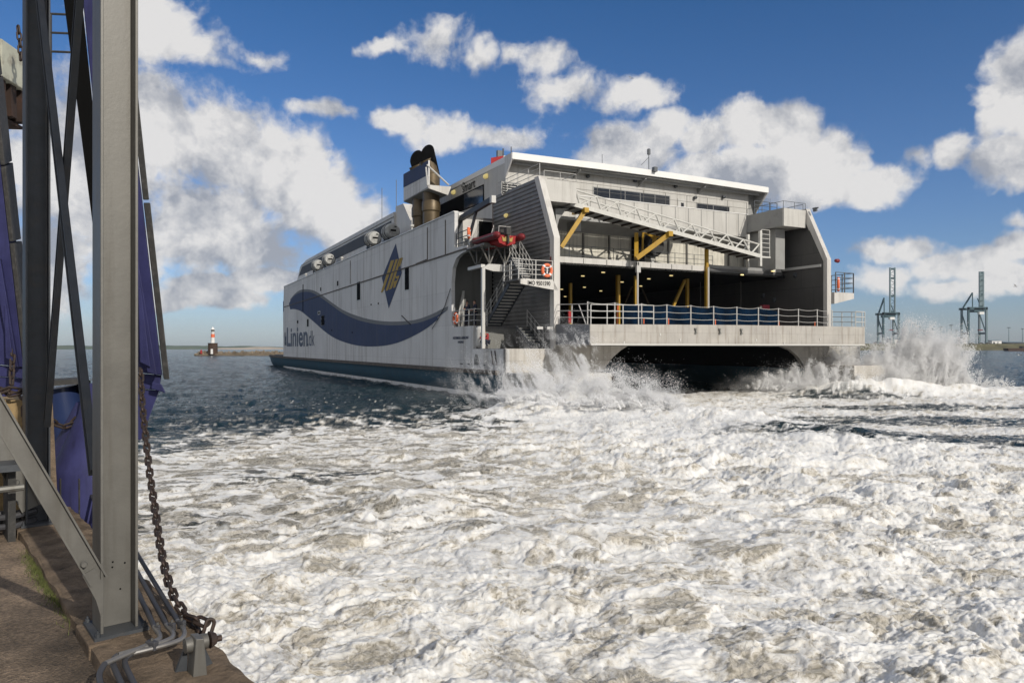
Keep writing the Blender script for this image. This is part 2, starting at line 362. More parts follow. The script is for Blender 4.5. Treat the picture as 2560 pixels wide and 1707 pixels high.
# --- railing helper: pts along ground line, height, number of bars
def rail(m, pts, h=1.1, bars=3, step=1.2, r=.025, pr=.03, posts=True):
    pts = [Vector(p) for p in pts]
    for a, b in zip(pts[:-1], pts[1:]):
        for k in range(bars):
            z = Vector((0, 0, h*(k+1)/bars)); m.tube(a+z, b+z, r, 6, cap=False)
        n = max(1, round((b-a).length/step))
        if posts:
            for i in range(n+1): q = a+(b-a)*i/n; m.tube(q, q+Vector((0, 0, h)), pr, 6)
    return m
# mooring-deck rail at the shell opening
m = MB(); rail(m, [P(VP+.1, 8.1, 4.57), P(VP+.1, 4.75, 4.57), P(VP+1.0, 4.72, 4.57)], 1.1, 3, .85); m.build('mooring_deck_rail', M['rail'], F)
# balcony with number plate: transverse at u=0
BZ = 7.25
m = MB(); m.bb((-2.55, .14, BZ-.08), (-.16, 2.2, BZ)); m.build('stair_landing', M['deck'], F)
pts = [onu(x, y, -.02) for x, y in ((1302, 697), (1382, 699), (1396, 726), (1370, 722), (1302, 709))]
m = MB(); m.prism([P(p.x, .0, p.z) for p in pts], (0, .12, 0)); plate = m.build('number_plate_panel', M['white'], F)
m = MB(); rail(m, [P(-2.5, .08, BZ), P(-.2, .08, BZ)], 1.15, 4, 1.1, .022, .035); rail(m, [P(-2.5, .1, BZ), P(-2.5, 2.0, BZ)], 1.15, 4, 1.0, .022, .035); m.build('landing_rail', M['rail'], F)
# stairs
def stair(name, v0, v1, ua, za, ub, zb, n, side=True, mt='pgrey'):
    m = MB()
    for i in range(n):
        t = (i+.5)/n; u = ua+(ub-ua)*t; z = za+(zb-za)*t
        m.box(((v0+v1)/2, u, z), (v1-v0, abs(ub-ua)/n+.03, .05))
    st = m.build(name, M[mt], F)
    m = MB()
    for i in range(n): t = (i+.5)/n; m.box(((v0+v1)/2, ua+(ub-ua)*t+(ub-ua)/n*.5, za+(zb-za)*t-.1), (v1-v0-.02, .02, .15))
    m.build('shaded_riser', M['galvdk'], st)  # dark colour stands in for the shaded gaps between lit treads
    m = MB()
    for v in (v0-.03, v1+.03): m.bar(P(v, ua, za-.05), P(v, ub, zb-.05), .05, .26)
    m.build('stringer', M['galvdk'], st)
    m = MB()
    for v in ((v0-.03, v1+.03) if side else (v1+.03,)):
        for h in (.4, .75, 1.1): m.tube(P(v, ua, za+h), P(v, ub, zb+h), .016, 6)
        for i in range(5):
            t = i/4; m.tube(P(v, ua+(ub-ua)*t, za+(zb-za)*t), P(v, ua+(ub-ua)*t, za+(zb-za)*t+1.1), .022, 6)
    m.build('handrail', M['rail'], st); return st
stair('stairway', -2.15, -1.15, 1.9, BZ-.05, 5.5, 4.62, 14)
stair('stairway', -1.75, -1.1, 2.7, 8.85, 1.0, BZ+.02, 9)
stair('stairway', -1.0, -.3, 3.2, 4.5, 1.1, 3.15, 7, side=False, mt='inner')
# small orange mast lamp etc on corrugated wall
m = MB(); p = onv(1378, 590+60, -.12); m.box((-.14, p.y, p.z), (.06, .12, .4)); m.build('wall_extinguisher', M['red'], F)
for px, py in ((1265, 539),):
    p = onv(px, py, -.12); m = MB(); m.lathe(P(-.12, p.y, p.z), [(.05,-.1),(.14,-.08),(.14,.08),(.05,.1)], 10, 'y'); m.build('wall_lamp', M['dimlamp'], F)
for px in (1347, 1372):
    p = onu(px, 822, -.02); m = MB(); m.box((p.x, -.16, 4.35), (.4, .06, .16)); m.build('step_lamp', M['rail'], F)
# davit arm
m = MB(); a = onv(1150, 548, -2.6); b_ = onv(1232, 498, -2.6)
m.bar(a, b_, .28, .34); m.bar(P(-2.6, a.y, 9.78), a, .3, .3); c = onv(1165, 590, -2.6); d = onv(1190, 530, -2.6); m.bar(P(-2.6, c.y, 9.8), P(-2.6, d.y, d.z), .16, .16); dv = m.build('boat_davit', M['galvdk'], F)
m = MB(); m.lathe(P(-2.6, a.y, a.z+.2), [(.05,-.25),(.3,-.22),(.3,.22),(.05,.25)], 12, 'x'); m.build('winch_drum', M['rail'], dv)
m = MB(); m.tube(b_, P(-2.6, b_.y, 10.7), .03, 6); m.build('hoist_cable', M['rust'], dv)
m = MB(); m.box((b_.x, b_.y, b_.z-.02), (.3, .3, .45)); m.build('davit_head', M['rail'], dv)
m = MB(); rail(m, [P(VP+.1, 7.7, 9.8), P(VP+.1, 5.7, 9.8)], 1.1, 3, 1.0, .03, .04); m.build('boat_deck_rail', M['raildk'], F)
m = MB(); 
for k in range(6): m.box((VP+.45+.1*(k % 3), 6.0+.32*k, 9.9+.28*(k % 3)), (.3, .26, .3))
m.build('winch_gear', M['canister'], F)
# --- hull openings, seam, details on port side
def sidebox(px0, py0, px1, py1, th=.03, v=VP):
    a = onv(px0, py0, v); c = onv(px1, py1, v); m = MB(); m.bb((v-th, a.y, a.z), (v+.001, c.y, c.z)); return m
for (x0, y0, x1, y1) in ((1013, 670, 1023, 723), (893, 706, 901, 749), (804, 790, 811, 812), (768, 798, 772, 816), (796, 780, 799.5, 784)):
    sidebox(x0-1.6, y0-1.5, x1+1.8, y1+2, .02).build('window', M['rail'], F)
    w_ = COL.objects[-1] if False else [o for o in COL.objects if o.name.startswith('window')][-1]
    sidebox(x0, y0, x1, y1, .035).build('pane', M['soot_shade'], w_)
for (x0, y0, x1, y1) in ((843, 703, 846, 714), (801, 719, 803, 727), (743, 801, 746, 808), (829, 824, 831, 827), (927, 760, 929, 763), (945, 757, 947, 760), (880, 829, 882, 833)):
    sidebox(x0, y0, x1, y1, .03).build('scupper', M['soot_shade'], F)
for (x0, y0, x1, y1) in ((1151, 908, 1157, 910), (1170, 909, 1175, 911), (1210, 912, 1214, 913.5)):
    sidebox(x0, y0, x1, y1, .03).build('scupper', M['soot_shade'], F)
m = MB(); a = onv(1187, 872, VP); 
pl = [onv(x, y, VP) for x, y in ((1189, 885), (1194, 886), (1197, 900), (1197, 912), (1186, 912), (1186, 898))]
m.prism([P(VP-.02, p.y, p.z) for p in pl], (.03, 0, 0)); m.build('anchor_recess', M['inner'], F)
m = MB(); a = onv(1194, 817, VP+.3); m.lathe(P(VP+.35, a.y-.3, 3.15), [(.12,0),(.3,.15),(.3,1.2),(.2,1.4)], 12); m.build('bollard_fender', M['rail'], F)
# sheer seam line and vertical seam bars
m = MB(); m.bar(P(VP-.03, 5.7, 9.66), P(VP-.03, 76, 9.3), .05, .09)
for px, py0, py1 in ((1069, 560, 638), (876, 640, 700), (1114, 560, 630)):
    a = onv(px, py0, VP); m.bar(P(VP-.02, a.y, ZS-.3), P(VP-.02, a.y, 9.7), .04, .10)
m.bar(P(VP-.02, onv(1069, 600, VP).y, 9.72), P(VP-.02, onv(1040, 600, VP).y, 9.64), .04, .12)
m.build('hull_seam', M['fender'], F)
m = MB(); m.bar(P(VP+.1, 7.8, ZS+.03), P(VP+.1, 76, ZS+.03), .34, .06); m.build('sheer_rail', M['roofw'], F)
m = MB(); a = onv(758, 730, VP); m.bar(P(VP-.03, a.y, 11.6), P(VP-.03, a.y, 8.0), .05, .3); m.build('draught_channel', M['soot_shade'], F)
# ladder marks near stern low
m = MB()
for v_ in (0, .35):
    a = onv(1228+v_*25, 877, VP-.05); c = onv(1238+v_*25, 912, VP-.05); m.tube(a, P(VP-.05, a.y-.25, c.z), .03, 6)
m.build('hull_ladder', M['rust'], F)
# mooring line hanging along side
m = MB(); pts = [onv(x, y, VP-.06) for x, y in ((1126, 722), (1112, 765), (1094, 800), (1080, 822), (1040, 808), (1004, 789))]
m.path(pts[:4], .025, 5); m.path([onv(1004, 789, VP-.05), onv(1026, 811, VP-.05)], .04, 5); m.build('mooring_line', M['rubber'], F)
# --- wave stripe and logo: thin paint films on the shell
def film(pxs, mt, name, off, v=VP, parent=F, smoothn=0):
    pts = [onv(x, y, v) for x, y in pxs]
    m = MB(); m.prism([P(v-off, p.y, p.z) for p in pts], (.004, 0, 0)); return m.build(name, M[mt], parent)
def cat(pts, n=8):
    out = []
    for i in range(len(pts)-1):
        p0 = pts[max(i-1, 0)]; p1 = pts[i]; p2 = pts[i+1]; p3 = pts[min(i+2, len(pts)-1)]
        for k in range(n):
            t = k/n; out.append(tuple(.5*((2*p1[j])+(-p0[j]+p2[j])*t+(2*p0[j]-5*p1[j]+4*p2[j]-p3[j])*t*t+(-p0[j]+3*p1[j]-3*p2[j]+p3[j])*t**3) for j in range(2)))
    out.append(pts[-1]); return out
def z7(x, y): return (660+x*.306, 520+y*.306)
def z6(x, y): return (1080+x*.2424, 580+y*.2424)
grey_top = cat([z7(215, 745), z7(265, 690), z7(320, 665), z7(400, 672), z7(470, 710), z7(560, 775), z7(650, 835), z7(760, 880), z7(880, 912), z7(1000, 926), z7(1120, 926), z7(1240, 912), z7(1340, 880), z7(1430, 840), z6(60, 815), z6(168, 765)])
navy_top = cat([z7(205, 780), z7(240, 725), z7(300, 690), z7(380, 688), z7(460, 728), z7(560, 800), z7(650, 862), z7(760, 912), z7(880, 942), z7(1000, 956), z7(1120, 956), z7(1240, 942), z7(1340, 912), z7(1430, 873), z6(60, 858), z6(163, 802)])
navy_bot = cat([z7(215, 828), z7(250, 826), z7(300, 842), z7(350, 880), z7(420, 940), z7(500, 1010), z7(590, 1068), z7(700, 1108), z7(800, 1127), z7(900, 1130), z7(1010, 1120), z7(1120, 1090), z7(1240, 1035), z7(1340, 975), z7(1430, 900), z6(60, 880), z6(163, 802)])
film(grey_top+navy_bot[::-1], 'greyst', 'wave_stripe_edge', .012)
film(navy_top+navy_bot[::-1], 'navy', 'wave_stripe', .02)
# wrap of the stripe around the bow
m = MB()
def bowfilm(lo, hi, off, name, mt):
    m = MB(); n = 8
    vs = []
    for i in range(n+1):
        s = i/n*.75; ang = s*pi/2
        for zz in (lo(s), hi(s)):
            ex = 1.2
            vs.append(P(VP-off+5.2*(1-cos(ang)), 76+(5.6+ex+off)*sin(ang), zz))
    m.add(vs, [(2*i, 2*i+1, 2*i+3, 2*i+2) for i in range(n)]); return m.build(name, M[mt], F)
zb_, zt_ = onv(726, 773, VP).z, onv(722, 752, VP).z
bowfilm(lambda s: zb_-1.5*s, lambda s: zt_+.3-1.5*s, .02, 'wave_stripe', 'navy')
film([z7(1078, 290), z7(1128, 530), z7(1020, 820), z7(965, 570)], 'navy', 'diamond_emblem', .02)
def strp(px, pys): return [z7(x, y) for x, y in zip(px, pys)]
for poly in ([(1040,430),(1068,424),(985,660),(968,692),(957,688)], [(1078,421),(1098,416),(1015,672),(996,678)], [(1106,414),(1124,409),(1048,655),(1038,662),(1026,668),(1022,670)][:4]+[(1024,668)],
             [(1118,408),(1137,405),(1112,478),(1096,480)], [(1076,560),(1110,553),(1075,648),(1058,655),(1066,600),(1090,590),(1094,575),(1082,578)]):
    film([z7(*p) for p in poly], 'gold', 'emblem_bar', .032)
# --- text helper
def text(s, size, loc, rot, mt, name, parent, sx=1, bold=0, ext=.004):
    cu = bpy.data.curves.new(name, 'FONT'); cu.body = s; cu.size = size; cu.extrude = ext; cu.offset = bold
    cu.align_x = 'LEFT'
    o = bpy.data.objects.new(name, cu); COL.objects.link(o)
    dg = bpy.context.evaluated_depsgraph_get(); me = bpy.data.meshes.new_from_object(o.evaluated_get(dg))
    COL.objects.unlink(o); bpy.data.objects.remove(o)
    ob = bpy.data.objects.new(name, me); COL.objects.link(ob); me.materials.clear(); me.materials.append(mt)
    ob.location = loc; ob.rotation_euler = rot; ob.scale = (sx, 1, 1); ob.parent = parent; return ob
M['letter'] = mat('letter_navy', (.035,.04,.07), .5, var=.05)
# letters read from bow to stern on the port side: local +X of text maps to -u
def side_text(s, px_l, px_r, py_base, py_top, name, v=VP, off=.024, mt='letter', bold=.0):
    a = onv(px_l, py_base, v); c = onv(px_r, py_base, v); tz = onv(px_r, py_top, v).z
    o = text(s, 1.0, (v-off, a.y, c.z), (pi/2, 0, -pi/2), M[mt], name, F, bold=bold)
    xs = [q.co.x for q in o.data.vertices]; ys = [q.co.y for q in o.data.vertices]
    wdt = max(xs)-min(xs); hgt = max(ys); o.scale = ((a.y-c.y)/wdt, (tz-c.z)/hgt, 1); return o
side_text('Mols', 711.6, 716, 862, 830, 'hull_lettering', bold=.03)
side_text('Linien', 716.5, 768, 864, 812, 'hull_lettering', bold=.02)
side_text('.dk', 769, 786, 864, 826, 'hull_lettering', bold=.0)
side_text('NORMAN ARROW', 1133, 1171.5, 847, 840, 'name_lettering', bold=.02)
side_text('NASSAU', 1145.5, 1159, 857.5, 851.5, 'name_lettering', bold=.02)
o = text('IMO 9501590', 1, (0, -.006, 0), (pi/2, 0, 0), M['soot_shade'], 'number_lettering', plate, bold=.015)
a = onu(1318.6, 709.5, 0); c = onu(1375, 711.5, 0); xs = [q.co.x for q in o.data.vertices]
o.location = (a.x, -.008, a.z-.05); s_ = (c.x-a.x)/(max(xs)-min(xs)); o.scale = (s_, s_*1.25, 1)
# --- forward superstructure
VF = -1.5; ZR = 15.8
m = MB()
prof = [(27.2, 12.38), (27.2, ZR), (68.5, ZR), (73.2, 15.3), (76.0, 13.2), (75.2, 12.38)]
m.prism([P(VF, u, z) for u, z in prof], (W+3.0, 0, 0)); sup = m.build('forward_superstructure', M['white'], F)
for vv in (VF-.03, W+1.5):
    m = MB(); m.prism([P(vv, 28.6, 13.95), P(vv, 28.0, 15.1), P(vv, 71.6, 15.1), P(vv, 74.3, 13.95)], (.03, 0, 0)); m.build('window_band', M['band'], sup)
m = MB(); m.prism([P(VF-.1, 27.2, 15.35), P(VF-.1, 27.2, 15.42), P(VF-.1, 72, 15.42), P(VF-.1, 72, 15.35)], (.1, 0, 0)); m.build('roof_gutter', M['rail'], sup)
m = MB(); m.prism([P(VF+.15, 22.6, 12.38), P(VF+.15, 22.6, 14.0), P(VF+.15, 25.0, 16.2), P(VF+.15, 27.2, 16.3), P(VF+.15, 27.2, 12.38)], (4, 0, 0)); m.build('air_intake_housing', M['white'], F)
for px, py in ((955, 470), (991, 450)):
    p = onv(px, py, 1.0); q = onv(px, 525, 1.0); m = MB(); m.tube(P(1, p.y, 15.8), P(1, p.y, p.z), .035, 5); m.build('whip_aerial', M['raildk'], F)
# life-raft cradles are part of the ferry; the canisters are things
def canister(px, py, n, lab):
    rad = .70
    p = onv(px, py, VP+.75)
    root = empty('life_raft_canister', wd((VP+.75, p.y, p.z)), SA, lab, 'life raft', 'white life raft canisters on the ferry')
    m = MB(); m.lathe(P(0,0,0), [(.3,-.98),(.55,-.95),(rad*.92,-.8),(rad,-.6),(rad,-.08),(rad*1.04,-.06),(rad*1.04,.06),(rad,.08),(rad,.6),(rad*.92,.8),(.55,.95),(.3,.98)], 20, 'y'); sh = m.build('shell', M['canister'], root, smooth=True)
    m = MB()
    for y in (-.5, 0, .5): m.lathe(P(0, y, 0), [(rad+.005,-.05),(rad+.03,-.05),(rad+.03,.05),(rad+.005,.05)], 20, 'y')
    m.build('strap', M['rubber'], root)
    m = MB(); m.box((0,-.99,0), (.5,.02,.16)); m.box((.2,-.99,.35), (.2,.02,.1)); m.build('marking', M['soot_shade'], sh)
    m = MB(); m.bb((VP+.35, p.y-.6, ZS), (VP+.45, p.y-.5, p.z-.5)); m.bb((VP+.35, p.y+.5, ZS), (VP+.45, p.y+.6, p.z-.5)); m.bb((VP+.3, p.y-.7, p.z-.84), (VP+1.4, p.y+.7, p.z-.76)); m.build('raft_cradle', M['galvdk'], F)
canister(975, 580, 0, 'life raft canister nearest the brown exhaust pipes, largest of the row')
canister(931, 598, 1, 'second life raft canister from the exhaust pipes, level with the diamond emblem')
canister(821, 650, 2, 'life raft canister with a smaller one right beside it on its bow side')
canister(793, 664, 3, 'smallest life raft canister, the one nearest the bow')
for px, py in ((765, 690), (855, 645), (1030, 567)):
    p = onv(px, py, VP+.3); m = MB(); m.tube(P(VP+.3, p.y, ZS), P(VP+.3, p.y, ZS+.5), .06, 6); m.lathe(P(VP+.3, p.y, ZS+.5), [(.05,-.12),(.17,-.05),(.17,.1),(.05,.16)], 8); m.build('deck_light', M['rail'], F)
# --- aft superstructure block, roof, windows
ZW = 15.98; UW = 7.05
m = MB(); m.bb((.1, UW, 12.38), (22.7, 30, ZW)); aft = m.build('aft_superstructure', M['pgrey'], F)
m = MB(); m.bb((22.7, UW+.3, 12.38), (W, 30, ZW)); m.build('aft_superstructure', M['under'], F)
# roof with overhang
m = MB(); n = 20; vs = []; fs = []
for i in range(n+1):
    v = .1+(W-.2)*i/n; cb = .10*sin(pi*i/n)
    vs += [P(v, 5.93, 15.97+cb), P(v, 5.93, 16.42+cb), P(v, 29.8, 16.42), P(v, 29.8, 16.2)]
for i in range(n):
    a = i*4; c = a+4
    for k in range(4): fs.append((a+k, a+(k+1) % 4, c+(k+1) % 4, c+k))
fs += [(0,3,2,1), (n*4, n*4+1, n*4+2, n*4+3)]
m.add(vs, fs); roof = m.build('roof', M['roofw'], F)
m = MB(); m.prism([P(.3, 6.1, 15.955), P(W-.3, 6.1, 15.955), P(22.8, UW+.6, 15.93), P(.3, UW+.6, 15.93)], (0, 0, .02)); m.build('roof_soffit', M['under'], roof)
m = MB()
for i in range(9):
    v = .6+i*(W-1.2)/8
for v in (5.6, 11.4, 17.2): m.prism([P(v, 6.2, 15.95), P(v, 6.2, 15.86), P(v, UW, 15.45), P(v, UW, 15.95)], (.14, 0, 0))
m.bb((.4, 6.5, 15.8), (W-.5, 6.6, 15.95)); m.build('roof_beam', M['under'], roof)
# side screens tapering out to the roof corners
for v0 in (.02, W-.12):
    m = MB(); m.prism([P(v0, 5.95, 16.0), P(v0, 5.95, 16.4), P(v0, UW, 16.4), P(v0, UW, 15.0), P(v0, 6.9, 15.0)], (.1, 0, 0)); m.build('side_screen', M['hullwhite'], F)
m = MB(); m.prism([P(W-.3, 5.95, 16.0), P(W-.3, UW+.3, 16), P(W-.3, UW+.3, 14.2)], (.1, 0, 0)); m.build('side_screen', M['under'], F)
# port upper wall v=.1 : flat black panel painted as the recess's shade, tinted window
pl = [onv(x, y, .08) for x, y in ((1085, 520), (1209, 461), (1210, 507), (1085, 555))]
m = MB(); m.prism([P(.06, p.y, max(p.z, 12.4)) for p in pl], (.05, 0, 0)); m.build('recess_shadow_panel', M['soot_shade'], aft)
pl = [onv(x, y, .06) for x, y in ((1161, 487), (1208, 465), (1208, 505), (1161, 524))]
m = MB(); m.prism([P(.03, p.y, p.z) for p in pl], (.02, 0, 0)); m.build('tinted_window', M['tint'], aft)
o = text('smart', 1, (.05, 0, 0), (pi/2, 0, -pi/2), M['soot_shade'], 'wall_lettering', aft)
a = onv(1156, 481, .06); c = onv(1193, 463, .06); xs = [q.co.x for q in o.data.vertices]
o.location = (.05, a.y, c.z-.05); s_ = (a.y-c.y)/(max(xs)-min(xs))*.85; o.scale = (s_, s_*.95, 1)
m = MB()
for px, py in ((1158,458),(1155,466),(1161,460),(1163,466)):
    p = onv(px, py, .06); m.box((.05, p.y, p.z), (.03, .12, .12))
m.build('wall_marking', M['soot_shade'], aft)
for px, py in ((1135, 481), (1216, 441)):
    p = onv(px, py, .06); m = MB(); m.lathe(P(0.02, p.y, p.z), [(.06,-.2),(.17,-.16),(.17,.16),(.06,.2)], 10, 'y'); m.build('wall_lamp', M['dimlamp'], aft)
# aft windows
def uwin(x0, y0, x1, y1, u, mt='glass', name='window', par=None, h=None, n=0, mull=True):
    a = onu(x0, y0, u); c = onu(x1, y1, u); m = MB(); zt2, zb2 = a.z, c.z
    m.bb((a.x, u-.02, zb2), (c.x, u+.001, zt2)); w = m.build(name, M[mt], par or aft)
    if mull:
        m = MB(); t = .07
        m.bb((a.x-t, u-.04, zb2-t), (a.x, u, zt2+t)); m.bb((c.x, u-.04, zb2-t), (c.x+t, u, zt2+t)); m.bb((a.x, u-.04, zt2), (c.x, u, zt2+t)); m.bb((a.x, u-.04, zb2-t), (c.x, u, zb2))
        k = int((c.x-a.x)/1.3)
        for i in range(1, k): v = a.x+(c.x-a.x)*i/k; m.bb((v-.02, u-.03, zb2), (v+.02, u-.021, zt2))
        m.build('frame', M['under'], w)
    return w
uwin(1484, 469, 1673, 513, UW); uwin(1742, 509, 1822, 530, UW)
uwin(1255, 456, 1300, 490, UW)
m = MB()
for k in range(5): p = onu(1277, 461+k*6, UW); m.bar(P(onu(1256,470,UW).x, UW-.05, p.z), P(onu(1298,470,UW).x, UW-.05, p.z), .04, .05)
m.build('louvre_slats', M['rail'], aft)
a = onu(1694, 497, UW); c = onu(1712, 520, UW); m = MB(); m.bb((a.x, UW-.05, 13.95), (c.x, UW, a.z)); dr = m.build('door', M['rail'], aft)
m = MB(); m.bb((a.x+.3, UW-.07, a.z-.9), (c.x-.15, UW-.05, a.z-.3)); m.build('pane', M['glass'], dr)
for px, py in ((1467, 442), (1585, 453), (1686, 467), (1735, 495), (1806, 494)):
    p = onu(px, py, UW); m = MB(); m.lathe(P(p.x, UW-.14, p.z), [(.05,-.14),(.14,-.1),(.14,.06),(.03,.14)], 8, 'y'); m.build('flood_lamp', M['galvdk'], aft)
# promenade wall (white panels) and its wings
ZP = 13.9
m = MB(); m.bb((2.2, 5.7, 12.1), (21.22, 5.85, ZP)); prom = m.build('promenade_bulwark', M['pgrey'], F)
for i in range(14): v = 3.6+i*1.28; MB().bb((v, 5.67, 12.12), (v+.03, 5.70, ZP-.02)).build('panel_joint', M['under'], prom)
m = MB(); m.bb((2.2, 5.66, ZP), (21.25, 5.9, ZP+.05)); m.build('coping', M['roofw'], prom)
m = MB(); m.bb((.2, 5.86, 13.75), (W-.2, UW, 13.85)); m.build('promenade_deck', M['deck'], F)
for s in (0, 1):
    f_ = (lambda v: v) if s == 0 else (lambda v: W-v)
    a, c = sorted((f_(.3), f_(2.67)))
    m = MB(); m.bb((a, 1.95, 12.45), (c, 2.05, 13.82)); m.bb((a, 2.05, 12.5), (c, 5.66, 12.6)); wing = m.build('wing_box', M['pgrey'], F)
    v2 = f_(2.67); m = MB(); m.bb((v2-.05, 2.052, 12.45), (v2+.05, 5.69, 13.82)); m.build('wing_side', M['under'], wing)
    m = MB(); m.bb((a, 2.052, 13.70), (c, 5.66, 13.78)); m.build('wing_floor', M['deck'], wing)
    m = MB(); rail(m, [P(c, 2.0, ZP-.1), P(a, 2.0, ZP-.1)] if s else [P(a, 2.0, ZP-.1), P(c, 2.0, ZP-.1)], .55, 1, 1.2, .02, .02)
    rail(m, [P(v2, 2.0, ZP-.1), P(v2, 5.7, ZP-.1)], .55, 1, 1.2, .02, .02); m.build('wing_rail', M['rail'] if s == 0 else M['raildk'], wing)
# support blocks below the wings
m = MB(); m.bb((W-2.2, 3.2, 9.3), (W-1.2, 3.4, 12.45)); m.bb((W-2.2, 3.4, 9.3), (W-2.1, 6.5, 12.45)); m.build('wing_support', M['under'], F)
m = MB(); pl = [onu(x, y, 3.0) for x, y in ((1388, 522), (1430, 520), (1412, 528), (1398, 548), (1392, 572))]
m.prism([P(p.x, 3.0, p.z) for p in pl], (0, 2.6, 0)); m.build('wing_bracket', M['under'], F)
m = MB(); rail(m, [P(2.7, 5.75, ZP+.02), P(21.2, 5.75, ZP+.02)], .95, 2, 2.0, .014, .018); m.build('promenade_rail', M['galv'], F)
m = MB(); rail(m, [P(.1, 8.3, ZP+.02), P(.1, 2.2, ZP+.02)], .9, 3, 1.4, .022, .025); m.build('fin_top_rail', M['rail'], F)
m = MB(); rail(m, [P(21.3, 5.0, ZP+.02), P(W-.1, 5.0, ZP+.02)], 1.0, 3, .9, .025, .03); rail(m, [P(W-.1, 8.0, ZP+.02), P(W-.1, 2.4, ZP+.02)], .45, 1, 1.4, .02, .02)
for i in range(9): m.tube(P(22.0+i*.13, 5.0, ZP), P(22.0+i*.13, 5.0, ZP+1.35), .012, 4)
m.build('gate_rail', M['raildk'], F)
# ceiling under promenade, sloping soffit and beams
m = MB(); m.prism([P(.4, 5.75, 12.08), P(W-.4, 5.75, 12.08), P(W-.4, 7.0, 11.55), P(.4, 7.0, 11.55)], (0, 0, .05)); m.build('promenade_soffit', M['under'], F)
m = MB(); m.bb((.4, 4.4, 11.9), (15, 5.68, 12.1)); m.bb((4.2, 4.6, 11.2), (4.7, 5.6, 11.9)); m.build('cross_beam', M['under'], F)
# panelled upper doors
m = MB(); m.bb((.35, 7.0, 9.2), (W-.35, 7.15, 11.56)); pan = m.build('upper_door_panels', M['panel'], F)
for px in (1457, 1522, 1670, 1716, 1766, 1820): p = onu(px, 620, 7); MB().bb((p.x-.07, 6.9, 9.25), (p.x+.07, 6.998, 11.5)).build('door_stile', M['galv'], pan)
m = MB(); rail(m, [P(.6, 5.6, 9.3), P(17.5, 5.6, 9.3)], 1.05, 3, 1.9, .018, .022); m.build('mezzanine_rail', M['raildk'], F)
# mezzanine edge beam
m = MB(); m.bb((.3, 4.0, 8.76), (15.3, 4.2, 9.29)); mez = m.build('mezzanine_beam', M['white'], F)
m = MB(); m.bb((.3, 4.21, 9.0), (W-.35, 7.0, 9.2)); m.build('mezzanine_deck', M['deck'], F)
m = MB(); m.bb((15.9, 4.3, 8.76), (W-.4, 4.5, 9.45)); m.build('mezzanine_beam', M['under'], F)  # starboard length in darker grey, its shadow put into the colour
m = MB(); m.bb((W-.42, .5, 9.3), (W-.165, 4.2, 9.5)); m.bb((W-1.6, 4.18, 9.2), (W-.5, 4.28, 9.5)); m.build('side_stringer', M['rail'], F)
for i in range(7): v = 2.6+i*1.9; MB().bb((v, 3.97, 8.8), (v+.03, 4.0, 9.25)).build('beam_stiffener', M['galv'], mez)
# round fan drum behind the strut
p = onu(1625, 617, 6.9); m = MB(); m.lathe(P(p.x, 6.6, p.z), [(.2,-.5),(.75,-.45),(.85,-.2),(.85,.3)], 22, 'y'); m.build('ventilator_drum', M['rubber'], F, smooth=True)
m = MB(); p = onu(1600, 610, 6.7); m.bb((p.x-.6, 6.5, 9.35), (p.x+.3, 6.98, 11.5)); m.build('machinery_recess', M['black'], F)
# pale door/plate
m = MB(); m.bb((onu(1619,650,6.9).x, 6.5, 9.3), (onu(1627,650,6.9).x, 6.6, 10.1)); m.build('control_box', M['rail'], F)
# --- gangway truss slung across the stern
UT = 2.3; gw = empty('gangway', (0,0,0)); gw.parent = F
def tp(px, py, u): return onu(px, py, u)
tl, tr = tp(1439.5, 476, UT), tp(1898, 611, UT); bl, br = tp(1425, 509, UT), tp(1898, 640, UT)
DU = 1.25
m = MB()
for du in (0, DU):
    o_ = Vector((0, du, 0)); m.tube(tl+o_, tr+o_, .06, 6)
m.build('top_chord', M['truss'], gw)
m = MB(); nb = 10
for du in (0, DU):
    o_ = Vector((0, du, 0))
    for i in range(nb):
        ta, tb, tm = i/nb, (i+1)/nb, (i+.42)/nb
        tA = tl.lerp(tr, ta)+o_; tB = tl.lerp(tr, tb)+o_; bm_ = bl.lerp(br, (i+.46)/nb)+o_+Vector((0,0,.05))
        m.tube(tA, bm_, .06, 6); m.tube(bm_+Vector((.12,0,0)), tB, .06, 6)
m.build('web_bars', M['truss'], gw)
m = MB(); 
for du in (-.04, DU+.04): m.bar(bl+Vector((0,du,0)), br+Vector((0,du,0)), .1, .28)
m.build('bottom_chord', M['truss'], gw)
m = MB(); up = Vector((0,0,-.05)); m.prism([bl+up+Vector((0,.02,0)), br+up+Vector((0,.02,0)), br+up+Vector((0,DU-.02,0)), bl+up+Vector((0,DU-.02,0))], (0,0,-.05)); m.build('walkway', M['under'], gw)
m = MB()
for i in range(22): q = bl.lerp(br, (i+.5)/22)-Vector((0,0,.15)); m.bb((q.x-.05, q.y+.05, q.z-.07), (q.x+.05, q.y+DU-.05, q.z+.04))
m.build('cross_joist', M['rust'], gw)
m = MB(); q0 = tp(1900, 577, UT); m.bb((q0.x-.08, UT-.1, 9.3), (q0.x+.12, UT+.1, q0.z)); m.bb((q0.x-.08, UT+DU-.1, 9.3), (q0.x+.12, UT+DU+.1, q0.z-.1)); m.build('end_post', M['truss'], gw)
m = MB(); q1 = tp(1924, 642, UT); rail(m, [P(q0.x+.15, UT, q1.z), P(q1.x, UT, q1.z)], 2.0, 6, .6, .025, .03); m.bb((q0.x+.1, UT-.05, q1.z-.12), (q1.x+.05, UT+DU, q1.z)); m.build('end_platform', M['truss'], gw)
